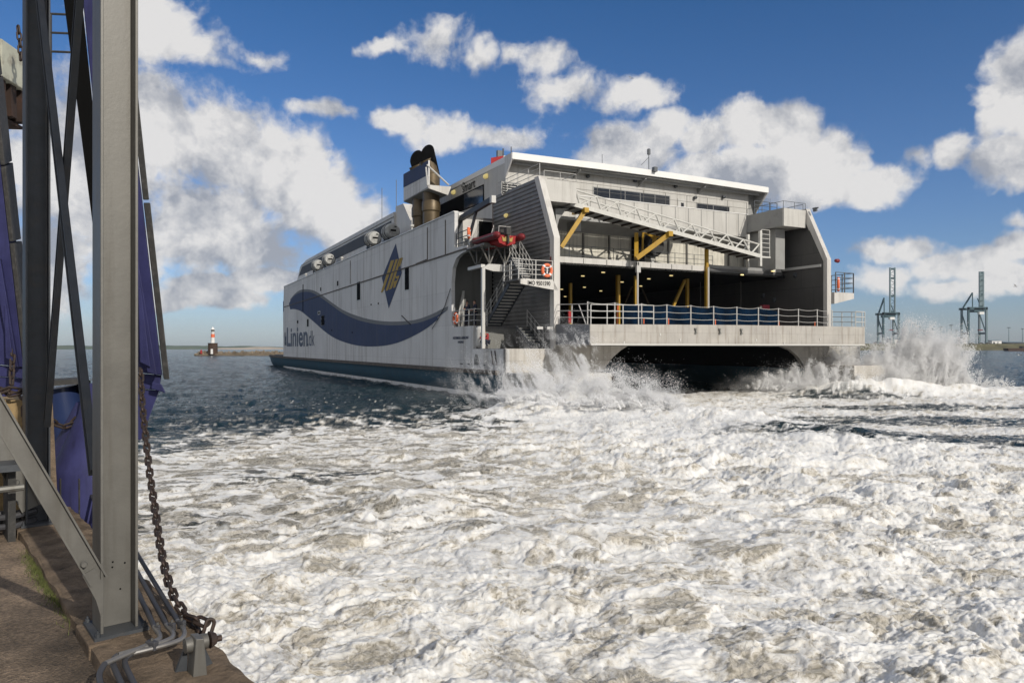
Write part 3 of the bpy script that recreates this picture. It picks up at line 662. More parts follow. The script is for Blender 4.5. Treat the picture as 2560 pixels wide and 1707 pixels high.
# yellow struts
m = MB(); 
def strut(x0, y0, x1, y1, ua, ub, w=.2): m.bar(onu(x0, y0, ua), onu(x1, y1, ub), w, w*1.25)
strut(1462, 527, 1403, 618, 2.3, 2.6, .22); strut(1462, 527, 1433, 533, 2.4, 5.2, .2)
m.box(onu(1463, 526, 2.2), (.34, .4, .3)); m.build('gangway_strut', M['yellow'], F)
m = MB()
strut(1672, 586, 1591, 646, 2.3, 3.2, .26); strut(1672, 586, 1630, 592, 2.4, 5.2, .22); strut(1591, 646, 1591, 585, 3.3, 4.0, .28); strut(1636, 590, 1636, 618, 3.6, 3.6, .2); strut(1608, 582, 1606, 640, 4.6, 4.4, .12); strut(1609, 582, 1635, 592, 5, 4.5, .12)
m.box(onu(1673, 585, 2.2), (.36, .4, .34)); m.build('gangway_strut', M['yellow'], F)
# --- columns on the vehicle deck
def colm(px, pt, pb, u, w=.26, mt='yellow', name='deck_pillar'):
    p = onu(px, pt, u); q = onu(px, pb, u); m = MB(); m.bb((p.x-w/2, u-w/2, ZD-.02), (p.x+w/2, u+w/2, min(p.z, 8.76) if mt == 'yellow' and pt > 650 else p.z)); return m.build(name, M[mt], F)
colm(1426, 708, 805, 9.0, .2); colm(1545, 688, 805, 7, .24); colm(1589, 690, 805, 5.2, .18); colm(1718, 695, 805, 8.0, .22)
colm(1766.5, 622, 805, 3.9, .22)
for px, pt in ((1594, 680), (1771, 668)):
    p = onu(px, pt, 3.6); m = MB(); m.tube(P(p.x, 3.6, 4.5), P(p.x, 3.6, p.z), .07, 8); m.build('steel_mast', M['rail'], F)
m = MB(); p = onu(1595, 668, 3.8); m.box((p.x, 3.8, p.z), (.34, .2, .75)); m.build('mast_head_box', M['rail'], F)
m = MB(); p = onu(1594, 659, 3.69); m.box((p.x-.06, 3.69, p.z), (.07, .02, .2)); m.box((p.x+.08, 3.69, p.z), (.07, .02, .2)); m.build('box_marking', M['soot_shade'], F)
m = MB(); a = onu(1712, 700, 7.6); c = onu(1683, 765, 7.6); m.bar(a, c, .2, .2); m.build('diagonal_brace', M['yellow'], F)
for x0, x1, y1 in ((1580, 1561, 762), (1602, 1622, 762)):
    m = MB(); m.bar(onu(x0, 715, 16), onu(x1, y1, 16), .14, .14); m.build('diagonal_brace', M['brown'], F)
for px, py, u in ((1457,691,8),(1508,682,7),(1404,724,17),(1461,719,16),(1502,728,20),(1555,706,13),(1413,742,26),(1602,716,18),(1622,698,12),(1678,690,11),(1855,688,7.5),(1932,679,4.8)):
    # lamp on the ceiling plane
    d = onz(px, py, 8.68); m = MB(); m.bb((d.x-.13, d.y-.05, 8.67), (d.x+.13, d.y+.05, 8.745)); m.build('ceiling_lamp', M['lamp'], F)
# starboard wall details
m = MB(); a = onv(1899, 762, W-.35); c = onv(1923, 814, W-.35); a = onu(1909,762,6.0)
p0 = onu(1908, 762, 5.2); p1 = onu(1924, 815, 5.2); m.bb((p0.x, 5.2, ZD), (p1.x, 5.6, p0.z)); cab = m.build('fire_cabinet', mat('cabinet_red', (.38,.05,.07), .5, var=.1), F)
m = MB(); p2 = onu(1900, 762, 5.25); m.bb((p2.x, 5.25, ZD), (p0.x-.05, 5.6, p0.z-.1)); m.build('grey_cabinet', M['galv'], F)
m = MB(); a = onv(2022, 745, W-.2); c = onv(2042, 805, W-.2); m.bb((W-.2, c.y, ZD), (W-.165, a.y, 6.9)); m.build('side_door', M['soot_shade'], F)
m = MB()
for px, py in ((1990, 688), (1910, 740), (1937, 750)):
    p = onv(px, py, W-.25); m.lathe(P(W-.3, p.y, p.z), [(.05,-.15),(.2,-.1),(.2,.1),(.05,.15)], 8, 'y')
m.build('loudhailer', M['galvdk'], F)
m = MB(); p = onu(1852, 690, 7.4); m.tube(P(p.x, 7.4, ZD), P(p.x, 7.4, 8.7), .03, 6); p = onu(1793, 705, 7.4); m.tube(P(p.x, 9.4, ZD), P(p.x, 9.4, 8.7), .03, 6); m.build('stay_rod', M['galv'], F)
# --- apron rails: tubular barrier and wire fence with stanchions
m = MB(); rail(m, [P(.08, UA+.12, zl), P(.08, -.05, zl+.15)], 1.15, 3, 2.0, .025, .03, posts=False)
m.tube(P(.08, UA+.12+.4, zl+.02), P(.08, UA+1.3, zl+1.2), .03, 6); m.tube(P(.08, -1.7, zl+.1), P(.08, -1.7, zl+1.2), .035, 6)
a = onu(1477, 815, UA+.1); c = onu(1634, 816, UA+.1); rail(m, [P(a.x, UA+.1, 4.48), P(c.x, UA+.1, 4.54)], 1.12, 3, 1.0, .024, .032); m.build('apron_barrier', M['rail'], F)
us = UA+1.0
px_list = [1469, 1537, 1604, 1667, 1727, 1784, 1842, 1896, 1946, 1996, 2043, 2080]
vv = [onu(x, 800, us).x for x in px_list]
for v in vv: MB().tube(P(v, us, 4.5), P(v, us, 5.82), .035, 6).build('stanchion', M['rail'], F)
m = MB()
for i in range(len(vv)-1):
    for h, sg in ((5.78, .08), (5.35, .05), (4.95, .05)):
        pts = [P(vv[i]+(vv[i+1]-vv[i])*t, us, h-sg*4*t*(1-t)) for t in (0, .25, .5, .75, 1)]
        m.path(pts, .014, 4)
m.build('guard_wire', M['rail'], F)
# sagging blue net/tarpaulin behind stanchions
m = MB(); v0_, v1_ = onu(1556, 800, .4).x, onu(1942, 800, .4).x
def tf(a, t):
    v = v0_+(v1_-v0_)*a; top = 5.95-.05*sin(a*40)-.10*abs(sin(a*11)); z = ZD+.03+(top-ZD)*t
    return P(v, .4+.08*sin(a*60+t*3)+.05*sin(a*23), z)
m.grid(tf, 120, 8); m.build('tarpaulin_screen', M['tarp'], F, smooth=True)
m = MB(); p = onu(1543, 780, 1.0); m.tube(P(p.x, 1, ZD), P(p.x+.05, 1, 5.9), .05, 6); m.build('orange_marker', M['orange'], F)
for px in (1608, 1670, 1787, 1946, 2036): p = onu(px, 800, -.2); m = MB(); m.box((p.x+.05, -.2, 4.9), (.05, .03, .4)); m.build('orange_marker', M['orange'], F)
m = MB(); p = onu(1404, 790, -1.2); m.prism([P(.35, -.9, 4.65), P(.6, -.9, 4.65), P(.62, -.9, 5.1), P(.45, -.9, 5.4), P(.35, -.9, 5.4)], (0, .1, 0)); m.build('striped_marker', M['redcloth'], F)
# starboard corner rail
m = MB(); rail(m, [P(W-.1, -.3, 4.75), P(W-.1, UA+.9, 4.62)], 1.1, 3, 1.0, .03, .035); rail(m, [P(W-2.6+.9, UA+.2, 4.6), P(W-.6, UA+.3, 4.6)], 1.1, 3, 1.0, .03, .035); m.build('apron_corner_rail', M['rail'], F)
# starboard outer platform with rail
a = onu(2086, 742, .6); c = onu(2135, 736, .6); zpl = onu(2120, 732, .6).z
m = MB(); m.prism([P(a.x, .6, zpl-.9), P(a.x, .6, zpl), P(c.x, .6, zpl), P(c.x, .6, zpl-.45)], (0, 2.2, 0)); sp = m.build('side_platform', M['white'], F)
m = MB(); rail(m, [P(a.x+.2, .65, zpl), P(c.x, .65, zpl), P(c.x, 2.7, zpl)], 1.55, 4, .9, .03, .05); m.build('platform_rail', M['raildk'], sp)
# --- exhaust stack
VX = -2.5
pl = [onv(x, y, VX) for x, y in ((1009, 503), (1012, 434), (1069.4, 402), (1070.8, 470.5))]
u0, u1 = pl[3].y, pl[0].y; zA, zB, zBot = pl[2].z, pl[1].z, pl[3].z
m = MB(); m.prism([P(VX, u1, pl[0].z), P(VX, u1, pl[1].z), P(VX, u0, pl[2].z), P(VX, u0, pl[3].z)], (.12, 0, 0)); stack = m.build('funnel_casing', M['hullwhite'], F)
sp1, sp2 = onv(1009.5, 469, VX), onv(1070.2, 437.5, VX)
m = MB(); m.prism([P(VX-.02, u1, sp1.z), P(VX-.02, u1, pl[1].z), P(VX-.02, u0, pl[2].z), P(VX-.02, u0, sp2.z)], (.02, 0, 0)); m.build('funnel_stripe', M['navy'], stack)
q = [onu(x, y, u0) for x, y in ((1069.5, 462), (1128, 467), (1120, 488), (1070.8, 470.5))]
m = MB(); m.prism([P(p.x, u0, p.z) for p in q], (0, .12, 0)); m.build('funnel_bracket', M['white'], stack)
m = MB(); m.prism([P(VX, u0+.1, zBot+.03), P(q[2].x, u0+.1, q[2].z+.03), P(q[2].x, u1, q[2].z+.03), P(VX, u1, zBot+.03)], (0, 0, .08)); m.build('funnel_platform', M['under'], stack)
m = MB(); m.tube(onu(1067, 412, u0), onu(1122, 463, u0), .07, 6); m.tube(onu(1065, 418, u0), onu(1069, 464, u0), .07, 6); m.build('funnel_stay', M['rail'], stack)
for cxp, up_, topy, rr in ((1078, u0+1.5, 384, .74), (1051, u0+4.3, 397, .74)):
    c0 = onu(cxp, 500, up_); 
    zt1 = onu(cxp, topy+45, up_).z
    m = MB(); m.lathe(P(c0.x, up_, 0), [(rr*.9,12.4),(rr*.9,14.0),(rr,14.1),(rr,14.8),(rr*.92,14.9),(rr*.92,15.6),(rr*.95,17.0),(rr*.85,17.1),(rr*.85,zt1)], 20); pipe = m.build('exhaust_pipe', M['brown'], F, smooth=True)
    m = MB(); r2 = .72; zc_ = zt1+.0
    # elbow leaning to port ending in an oblique mouth
    e = [Vector((c0.x, up_, zt1-.3)), Vector((c0.x-.1, up_, zt1+.3)), Vector((c0.x-.4, up_-.05, zt1+.9))]
    m.path(e, rr*.85, 20, cap=False); m.build('exhaust_elbow', M['brown'], pipe, smooth=True)
    mc = onu(cxp-9.5, topy, up_-.3)
    nrm = Vector((-.75, -.62, .25)).normalized()
    u_ = nrm.cross(Vector((0,0,1))).normalized(); w_2 = u_.cross(nrm)
    m = MB(); ring = [mc+u_*.62*cos(t*2*pi/24)+w_2*.78*sin(t*2*pi/24) for t in range(24)]; ring2 = [Vector((c0.x, up_, zt1-.1))+u_*.62*cos(t*2*pi/24)+Vector((0,0,1))*.3*sin(t*2*pi/24)-nrm*.3 for t in range(24)]
    m.add(ring+ring2, [tuple(range(24))]+[(i, (i+1) % 24, 24+(i+1) % 24, 24+i) for i in range(24)]); m.build('exhaust_mouth', M['soot_shade'], pipe, smooth=True)
# --- mast and flag aft of the roof
p = onv(1259, 398, 6.0); mast = MB()
mb_ = onv(1258, 372, 8.0); m = MB(); m.tube(P(8, mb_.y, 16.2), P(8, mb_.y, mb_.z), .08, 6); m.tube(P(8, mb_.y, mb_.z-1.4), P(8.9, mb_.y, mb_.z-.8), .05, 6); m.box((7.6, mb_.y, mb_.z-.9), (.5, .3, 1.3)); m.build('radar_mast', M['raildk'], F)
fl = onu(1252, 395, 14.0)
fx = fl.x
flag = empty('flag', wd((fx+.9, 14, fl.z-.9)), SA, 'red and white national flag fluttering above the ferry roof beside the small mast', 'flag')
def fg(x0, x1, z0, z1, y, mt, nm, par):
    m = MB(); m.grid(lambda a, t: Vector((x0+(x1-x0)*a, y+.18*sin((x0+(x1-x0)*a)*2.4), z0+(z1-z0)*t-.25*(x0+(x1-x0)*a)**1*.0+.35*(x0+(x1-x0)*a)*.6)), 12, 3); 
    o = m.build(nm, M[mt], par); s = o.modifiers.new('thickness', 'SOLIDIFY'); s.thickness = .01; return o
cl_ = fg(-1.7, 0, 0, 1.2, 0, 'redcloth', 'cloth', flag)
fg(-1.7, 0, .5, .7, -.02, 'canister', 'cross', cl_); fg(-.75, -.52, 0, 1.2, -.021, 'canister', 'cross', cl_)
m = MB(); m.tube(P(.03, 0, -.6), P(.03, 0, 1.9), .04, 6); m.build('pole', M['raildk'], flag)
# roof lamp mast
a = onu(1622, 415, 6.4); m = MB(); m.tube(P(a.x, 6.4, 16.4), P(a.x, 6.4, onu(1622, 385, 6.4).z), .03, 6); q = onu(1622, 380, 6.4); m.lathe(P(a.x, 6.4, q.z), [(.05,-.22),(.13,-.2),(.13,.2),(.05,.24)], 8); m.tube(onu(1603, 413, 6.4), P(a.x, 6.4, q.z-.4), .02, 5); m.build('roof_signal_lamp', M['raildk'], F)
a = onu(1637, 424, 5.8); m = MB(); m.box((a.x, 5.8, a.z), (.3, .3, .34)); m.build('roof_camera', M['raildk'], F)
a = onu(1517, 402, 6.4); m = MB(); m.tube(P(a.x, 7, 16.4), P(a.x, 7, onu(1517, 388, 7).z), .02, 5); m.build('whip_aerial', M['raildk'], F)
a = onv(2038, 524, W); m = MB(); m.box((W, a.y, a.z), (.15, .3, .3)); m.bar(P(W-.05, a.y+.2, 13.9), P(W, a.y-.3, a.z+.1), .08, .08); m.build('fin_camera', M['raildk'], F)
m = MB(); a = onu(2093, 652, .4); m.lathe(P(a.x, .4, a.z), [(.05,-.25),(.13,-.18),(.16,.1),(.1,.2)], 10, 'x'); m.build('side_beacon', M['red'], F)
# --- lifebuoys (things hanging on rails)
def buoy(loc, rz, lab, r=.30, tilt=0):
    root = empty('lifebuoy', loc, 0, lab, 'lifebuoy', 'orange lifebuoys on the ferry', rot=(0, tilt, rz))
    m = MB(); pts = [Vector((r*cos(t*2*pi/20), 0, r*1.12*sin(t*2*pi/20))) for t in range(20)]
    m.path(pts, .095, 10, closed=True); rg = m.build('ring', M['orange'], root, smooth=True)
    m = MB()
    for k in range(4):
        t = pi/4+k*pi/2; c = Vector((r*cos(t), 0, r*1.12*sin(t)))
        m.tube(c-Vector((-sin(t), 0, cos(t)))*.05, c+Vector((-sin(t), 0, cos(t)))*.05, .1, 10)
    m.build('reflective_band', M['reflect'], root)
    m = MB(); m.tube((0,.0,-.2), (.02,0,.16), .05, 6, r2=.025); m.box((0,0,.16), (.2,.06,.07)); m.build('lamp_float', M['reflect'], root)
    return root
p = onu(1368, 676, -.05); buoy(wd((p.x, -.02, p.z)), SA, 'orange lifebuoy on the white landing rail above the ship number')
p = onv(1139, 796, VP+.02); buoy(wd((VP+.02, p.y, p.z)), SA+pi/2, 'orange lifebuoy seen edge-on at the mooring deck rail left of the two standing crew')
p = onv(1175, 582, VP+.1); buoy(wd((VP+.02, p.y, p.z)), SA+pi/2-.5, 'orange lifebuoy in a white holder beside the boat crane', tilt=.2)
p = onu(2093, 711, .6); buoy(wd((p.x, .5, p.z)), SA+.7, 'orange lifebuoy on the small platform at the far right side of the ferry', r=.42)
# --- rescue boat
rb = empty('rescue_boat', wd((-2.15, 2.4, 9.62)), SA, 'small red inflatable rescue boat with black outboard resting on a strut cradle', 'boat')
def tubeb(sv):
    m = MB(); pts = [P(sv*.85, -.35, .42), P(sv*.85, 0, .42), P(sv*.85, 2.4, .42), P(sv*.8, 3.0, .5), P(sv*.55, 3.6, .62), P(sv*.2, 3.95, .72)]
    m.path(pts, .235, 12, r2=.2); 
    return m
for s in (-1, 1):
    tubeb(s).build('side_tube', M['red'], rb, smooth=True)
    MB().path([P(s*1.09, -.3, .42), P(s*1.09, 2.4, .42), P(s*1.02, 3.05, .5)], .035, 6).build('rubbing_strip', M['inner'], rb)
m = MB(); m.box((0,1.2,.55), (.5,.9,.35)); m.box((0,2.1,.5), (.8,.25,.2)); m.build('seat', M['rubber'], rb, bevel=.04)
for s in (-1, 1): MB().lathe(P(s*.85, -.35, .42), [(.24,0),(.2,-.18),(.08,-.32),(.02,-.34)], 12, 'y').build('tube_cone', M['red'], rb, smooth=True)
m = MB(); m.prism([P(-.7,-.1,.5), P(-.55,-.1,.02), P(0,-.1,-.15), P(.55,-.1,.02), P(.7,-.1,.5)], (0, 3.2, .1)); m.build('hull', M['redcloth'], rb)
m = MB(); m.prism([P(-.32,-.13,.12), P(.32,-.13,.12), P(.38,-.13,.42), P(.2,-.13,.3), P(.1,-.13,.46), P(0,-.13,.3), P(-.12,-.13,.46), P(-.2,-.13,.3), P(-.38,-.13,.42)], (0, -.02, 0)); m.build('yellow_marking', M['gold'], rb)
m = MB(); m.box((0,-.15,.75), (.34,.42,.5)); m.box((0,-.25,.3), (.14,.16,.7)); m.box((0, .6, .7), (.4,.3,.6)); m.build('outboard_motor', M['rubber'], rb, bevel=.05)
m = MB(); m.path([P(-.4,.3,.5), P(-.4,.25,1.1), P(.4,.25,1.1), P(.4,.3,.5)], .03, 6); m.tube(P(0,1.8,.6), P(-.3,1.2,1.3), .02, 5); m.tube(P(-.6,1,.6), P(-.3,1.2,1.3), .02, 5); m.build('roll_bar', M['rail'], rb)
# ------------------------------------------------------------------ people
def skinmesh(name, joints, edges, mt, parent, sub=2):
    names = list(joints); me = bpy.data.meshes.new(name)
    me.from_pydata([joints[k][0] for k in names], [(names.index(a), names.index(b)) for a, b in edges], [])
    o = bpy.data.objects.new(name, me); COL.objects.link(o)
    md = o.modifiers.new('skin', 'SKIN'); md.use_smooth_shade = True
    sv = me.skin_vertices[0].data
    for i, k in enumerate(names):
        r = joints[k][1]; sv[i].radius = (r, r) if not isinstance(r, tuple) else r
        sv[i].use_root = (i == 0)
    sb = o.modifiers.new('sub', 'SUBSURF'); sb.levels = sub; sb.render_levels = sub
    dg = bpy.context.evaluated_depsgraph_get(); m2 = bpy.data.meshes.new_from_object(o.evaluated_get(dg))
    COL.objects.unlink(o); bpy.data.objects.remove(o)
    ob = bpy.data.objects.new(name, m2); COL.objects.link(ob); m2.materials.clear(); m2.materials.append(mt)
    for p in m2.polygons: p.use_smooth = True
    ob.parent = parent; return ob
def person(loc, rz, lab, top, arms, seated=False):
    root = empty('person', loc, rz, lab, 'person', 'crew on the ferry')
    V = Vector
    J = dict(pel=(V((0,0,.95)), (.14,.11)), sp=(V((0,0,1.12)), (.135,.10)), ch=(V((0,.0,1.34)), (.155,.11)), nk=(V((0,.01,1.50)), .055), hd=(V((0,.02,1.60)), .085), cr=(V((0,.02,1.71)), .08),
             ls=(V((-.18,0,1.43)), .06), rs=(V((.18,0,1.43)), .06), lh=(V((-.09,0,.88)), .09), rh=(V((.09,0,.88)), .09))
    if seated:
        J.update(pel=(V((0,-.05,.45)), (.14,.12)), sp=(V((0,.02,.62)), (.135,.10)), ch=(V((0,.14,.82)), (.155,.11)), nk=(V((0,.22,.96)), .055), hd=(V((0,.27,1.05)), .085), cr=(V((0,.28,1.15)), .08),
                 ls=(V((-.18,.15,.9)), .06), rs=(V((.18,.15,.9)), .06), lh=(V((-.1,0,.42)), .1), rh=(V((.1,0,.42)), .1),
                 lk=(V((-.18,.42,.55)), .065), rk=(V((.18,.42,.5)), .065), la=(V((-.16,.18,.1)), .045), ra=(V((.16,.15,.1)), .045), lf=(V((-.17,.36,.05)), .04), rf=(V((.17,.33,.05)), .04))
    else:
        J.update(lk=(V((-.11,.02,.5)), .065), rk=(V((.12,.03,.5)), .065), la=(V((-.12,-.02,.09)), .045), ra=(V((.14,-.02,.09)), .045), lf=(V((-.13,.16,.045)), .04), rf=(V((.16,.16,.045)), .04))
    (le, lw), (re, rw) = arms
    J.update(le=(V(le), .048), lw=(V(lw), .035), re=(V(re), .048), rw=(V(rw), .035))
    for s_, w_, e_ in (('l', lw, le), ('r', rw, re)):
        d = (V(w_)-V(e_)).normalized(); J[s_+'p'] = (V(w_)+d*.08, .034)
    E = [('pel','sp'),('sp','ch'),('ch','nk'),('nk','hd'),('hd','cr'),('ch','ls'),('ls','le'),('le','lw'),('lw','lp'),('ch','rs'),('rs','re'),('re','rw'),('rw','rp'),('pel','lh'),('lh','lk'),('lk','la'),('la','lf'),('pel','rh'),('rh','rk'),('rk','ra'),('ra','rf')]
    # five fingers on each hand
    for s_, w_, e_ in (('l', lw, le), ('r', rw, re)):
        d = (V(w_)-V(e_)).normalized(); side = d.cross(V((0,0,1))).normalized() if abs(d.z) < .9 else V((1,0,0))
        base = V(w_)+d*.085
        for k in range(4):
            off = side*(k-1.5)*.02; J[s_+'a%d' % k] = (base+off+d*.04, .011); J[s_+'b%d' % k] = (base+off+d*(.075-.006*abs(k-1.5))+V((0,0,-.015)), .009)
            E += [(s_+'p', s_+'a%d' % k), (s_+'a%d' % k, s_+'b%d' % k)]
        J[s_+'t'] = (V(w_)+d*.05+side*.05, .011); E.append((s_+'p', s_+'t'))
    body = skinmesh('body', J, E, M['skin'], root)
    g = lambda k, s: (J[k][0], tuple(x*s+.012 for x in J[k][1]) if isinstance(J[k][1], tuple) else J[k][1]*s+.012)
    K = ['sp','pel','ch','nk','ls','le','lw','rs','re','rw']; jk = {k: g(k, 1.1) for k in K}; jk['nk'] = (J['ch'][0].lerp(J['nk'][0], .8), .075)
    skinmesh('jacket', jk, [('pel','sp'),('sp','ch'),('ch','nk'),('ch','ls'),('ls','le'),('le','lw'),('ch','rs'),('rs','re'),('re','rw')], M[top], root)
    K = ['pel','lh','lk','la','rh','rk','ra']; tr = {k: g(k, 1.1) for k in K}
    skinmesh('trousers', tr, [('pel','lh'),('lh','lk'),('lk','la'),('pel','rh'),('rh','rk'),('rk','ra')], M['navycloth'], root)
    bt = MB()
    for a, f in (('la','lf'), ('ra','rf')): bt.path([J[a][0]+V((0,-.03,-.03)), J[a][0].lerp(J[f][0], .6), J[f][0]], .055, 8, r2=.04)
    bt.build('boots', M['rubber'], root, smooth=True)
    h = J['cr'][0]; hm = MB()
    def hf(a, t): az = a*2*pi; el = t*pi/2; return h+V((.092*cos(az)*cos(el), -.015+.1*sin(az)*cos(el), -.035+.095*sin(el)))
    hm.grid(hf, 14, 6); hm.build('hair', M['hair'], root, smooth=True)
    # face: nose, eyes, ears, mouth
    f = J['hd'][0]; fm = MB(); fm.prism([f+V((-.012,.085,.0)), f+V((.012,.085,.0)), f+V((0,.085,.045))], (0,.025,-.004)); fm.build('nose', M['skin'], body)
    fm = MB(); 
    for s_ in (-.032, .032): fm.box(f+V((s_, .082, .045)), (.022,.012,.01))
    fm.box(f+V((0,.084,-.03)), (.04,.01,.008)); fm.build('eyes_and_mouth', M['hair'], body)
    fm = MB()
    for s_ in (-.088, .088): fm.box(f+V((s_, .0, .03)), (.014,.03,.05))
    fm.build('ears', M['skin'], body)
    return root
def deckpt(px, py, v, z): p = onv(px, py, v); return wd((v, p.y, z))
q = onv(1168, 760, VP+.55); person(wd((VP+.55, q.y, 4.57)), SA+1.9, 'crew member in navy clothes standing nearer the hull side on the mooring deck, arms folded', 'navycloth', (((-.27,.05,1.2), (-.03,.2,1.2)), ((.27,.05,1.2), (.03,.22,1.17))))
q = onv(1187, 760, VP+.75); person(wd((VP+.75, q.y, 4.57)), SA+1.5, 'taller looking crew member in navy jacket standing closest to the white portal post', 'navycloth', (((-.28,-.03,1.18), (-.12,.16,1.1)), ((.28,.0,1.18), (.1,.2,1.12))))
q = onv(1216, 850, VP+.6); person(wd((VP+.6, q.y, 3.12)), SA+2.2, 'crew member in red top and dark trousers crouching on the lower mooring deck', 'redcloth', (((-.25,.3,.68), (-.1,.5,.6)), ((.25,.3,.68), (.1,.5,.6))), seated=True)
# ------------------------------------------------------------------ quay frame: x seaward, y away along the quay edge
QT = radians(40.2); cq, sq = cos(QT), sin(QT); QO = Vector((-2.4, 4.2, 0)); QZ = 1.43
_d = CAM-QO; QL = Vector((_d.x*cq+_d.y*sq, -_d.x*sq+_d.y*cq, CAMH))
def qray(px, py): d = ray(px, py); return Vector((d.x*cq+d.y*sq, -d.x*sq+d.y*cq, d.z))
def qx(px, py, x): d = qray(px, py); return QL+d*((x-QL.x)/d.x)
def qy(px, py, y): d = qray(px, py); return QL+d*((y-QL.y)/d.y)
def qz(px, py, z): d = qray(px, py); return QL+d*((z-QL.z)/d.z)
def qw(p): p = Vector(p); return Vector((QO.x+p.x*cq-p.y*sq, QO.y+p.x*sq+p.y*cq, p.z))
EDGE = .49
# ground sheet of the quay with real unevenness
m = MB(); m.prism([Vector((-14,-9,-1.2)), Vector((EDGE,-9,-1.2)), Vector((EDGE,13,-1.2)), Vector((-14,13,-1.2))], (0,0,QZ+1.2-.012))
quay = m.build('quay', M['concrete'], None, kind='structure'); quay.location = QO; quay.rotation_euler = (0,0,QT)
gm, nt, N, L, B = newmat('quay_ground')
tc = nd(N, 'ShaderNodeTexCoord'); n1 = nd(N, 'ShaderNodeTexNoise', Scale=1.1, Detail=8., Roughness=.6); n2 = nd(N, 'ShaderNodeTexVoronoi', Scale=85.); n3 = nd(N, 'ShaderNodeTexNoise', Scale=45., Detail=6.)
for n_ in (n1, n2, n3): L.new(tc.outputs['Object'], n_.inputs['Vector'])
rp = nd(N, 'ShaderNodeValToRGB'); rp.color_ramp.elements[0].color = (.035,.026,.018,1); rp.color_ramp.elements[0].position = .32; rp.color_ramp.elements[1].color = (.32,.235,.16,1); rp.color_ramp.elements[1].position = .66
e = rp.color_ramp.elements.new(.5); e.color = (.17,.125,.085,1)
L.new(n1.outputs[0], rp.inputs[0]); mx = nd(N, 'ShaderNodeMix', data_type='RGBA', blend_type='MULTIPLY'); mx.inputs[0].default_value = .85
r3 = nd(N, 'ShaderNodeMapRange'); r3.inputs[1].default_value = .3; r3.inputs[2].default_value = .7; r3.inputs[3].default_value = .45; r3.inputs[4].default_value = 1.45; L.new(n3.outputs[0], r3.inputs[0])
cb = nd(N, 'ShaderNodeCombineColor'); [L.new(r3.outputs[0], cb.inputs[i]) for i in range(3)]
L.new(rp.outputs[0], mx.inputs[6]); L.new(cb.outputs[0], mx.inputs[7]); L.new(mx.outputs[2], B.inputs['Base Color']); B.inputs['Roughness'].default_value = .95
bp = nd(N, 'ShaderNodeBump', Strength=1., Distance=.012); ad = nd(N, 'ShaderNodeMath', operation='ADD'); L.new(n3.outputs[0], ad.inputs[0]); L.new(n2.outputs[0], ad.inputs[1]); L.new(ad.outputs[0], bp.inputs['Height']); L.new(bp.outputs[0], B.inputs['Normal'])
m = MB()
def gf(a, t): x = -9+8.96*a; y = -5+15*t; return Vector((x, y, QZ+.006*sin(x*5+y*3)+.005*sin(y*9)))
m.grid(gf, 60, 80); gnd = m.build('ground', gm, None, smooth=True, kind='structure'); gnd.location = QO; gnd.rotation_euler = (0,0,QT)
# curb beam the frame stands on
m = MB(); rnd = random.Random(3)
def cf(a, t):
    y = -6+17*a; xs = [(-.065,-.03),(-.06,.06),(-.04,.07),(.22,.075),(.44,.07),(EDGE,.055),(EDGE+.004,-.5)]; k = t*(len(xs)-1); i = min(int(k), len(xs)-2); f = k-i
    x = xs[i][0]*(1-f)+xs[i+1][0]*f; z = xs[i][1]*(1-f)+xs[i+1][1]*f
    return Vector((x+.006*sin(y*7)*(t < .3)-(.006*sin(y*23)+.006*sin(y*11.7))*(t > .8), y, QZ+z+.008*sin(y*13+x*30)))
m.grid(cf, 340, 24); curb = m.build('quay_kerb', M['concrete'], None, smooth=True, kind='structure'); curb.location = QO; curb.rotation_euler = (0,0,QT)
# --- galvanised frame
fr = empty('steel_frame', (QO.x, QO.y, QZ), QT, 'tall galvanised H-beam frame with crossed braces standing on the quay edge at the left', 'steel frame')
def hcol(y0, mt, zb=.07, ztop=7.5):
    m = MB(); t = .016
    m.bb((0, y0, zb), (t, y0+.24, ztop)); m.bb((.2-t, y0, zb), (.2, y0+.24, ztop)); m.bb((t, y0+.112, zb), (.2-t, y0+.126, ztop))
    c = m.build('column', M[mt], fr, bevel=.003)
    m = MB(); m.bb((-.04, y0-.05, zb-.02), (.25, y0+.29, zb)); bpz = m.build('base_plate', M['galvdk'], c)
    for x, y in ((-.02,-.03), (.23,-.03), (-.02,.27), (.23,.27)):
        MB().lathe((x, y0+y, zb), [(.014,0),(.014,.02),(.007,.021),(.007,.035)], 6).build('anchor_bolt', M['galvdk'], bpz)
    m = MB(); m.bb((-.075, y0-.09, -.02), (.29, y0+.33, zb-.02)); m.build('plinth', M['concrete'], fr, bevel=.01)
    return c
c0_ = hcol(0, 'galv', .095); hcol(3.38, 'galvdk', .10)  # rear column in a darker steel: its shade is put into the colour
def chan(a, b_, w, mt, d, name='cross_brace', par=None, lip=.045):
    a = Vector(a); b_ = Vector(b_); ax = (b_-a).normalized(); n_ = Vector(d); s_ = ax.cross(n_).normalized()
    m = MB(); m.bar(a, b_, w, .012, up=n_)
    for sg in (-1, 1): m.bar(a+s_*sg*w/2+n_*lip/2, b_+s_*sg*w/2+n_*lip/2, .01, lip, up=n_)
    return m.build(name, M[mt], par or fr)
def qv(p): return Vector((p.x, p.y, p.z-QZ))
def ext(p, q_, t0, t1): return p.lerp(q_, t0), p.lerp(q_, t1)
a, b_ = qv(qx(113, 60, .10)), qv(qx(240, 1150, .10)); a, b_ = ext(a, b_, -.25, 1.02); chan(a, b_, .085, 'galvdk', (-1,0,0))
a, b_ = qv(qx(206, 0, .16)), qv(qx(136, 900, .16)); a, b_ = ext(a, b_, -.6, 1.22); chan(a, b_, .075, 'galvdk', (-1,0,0))
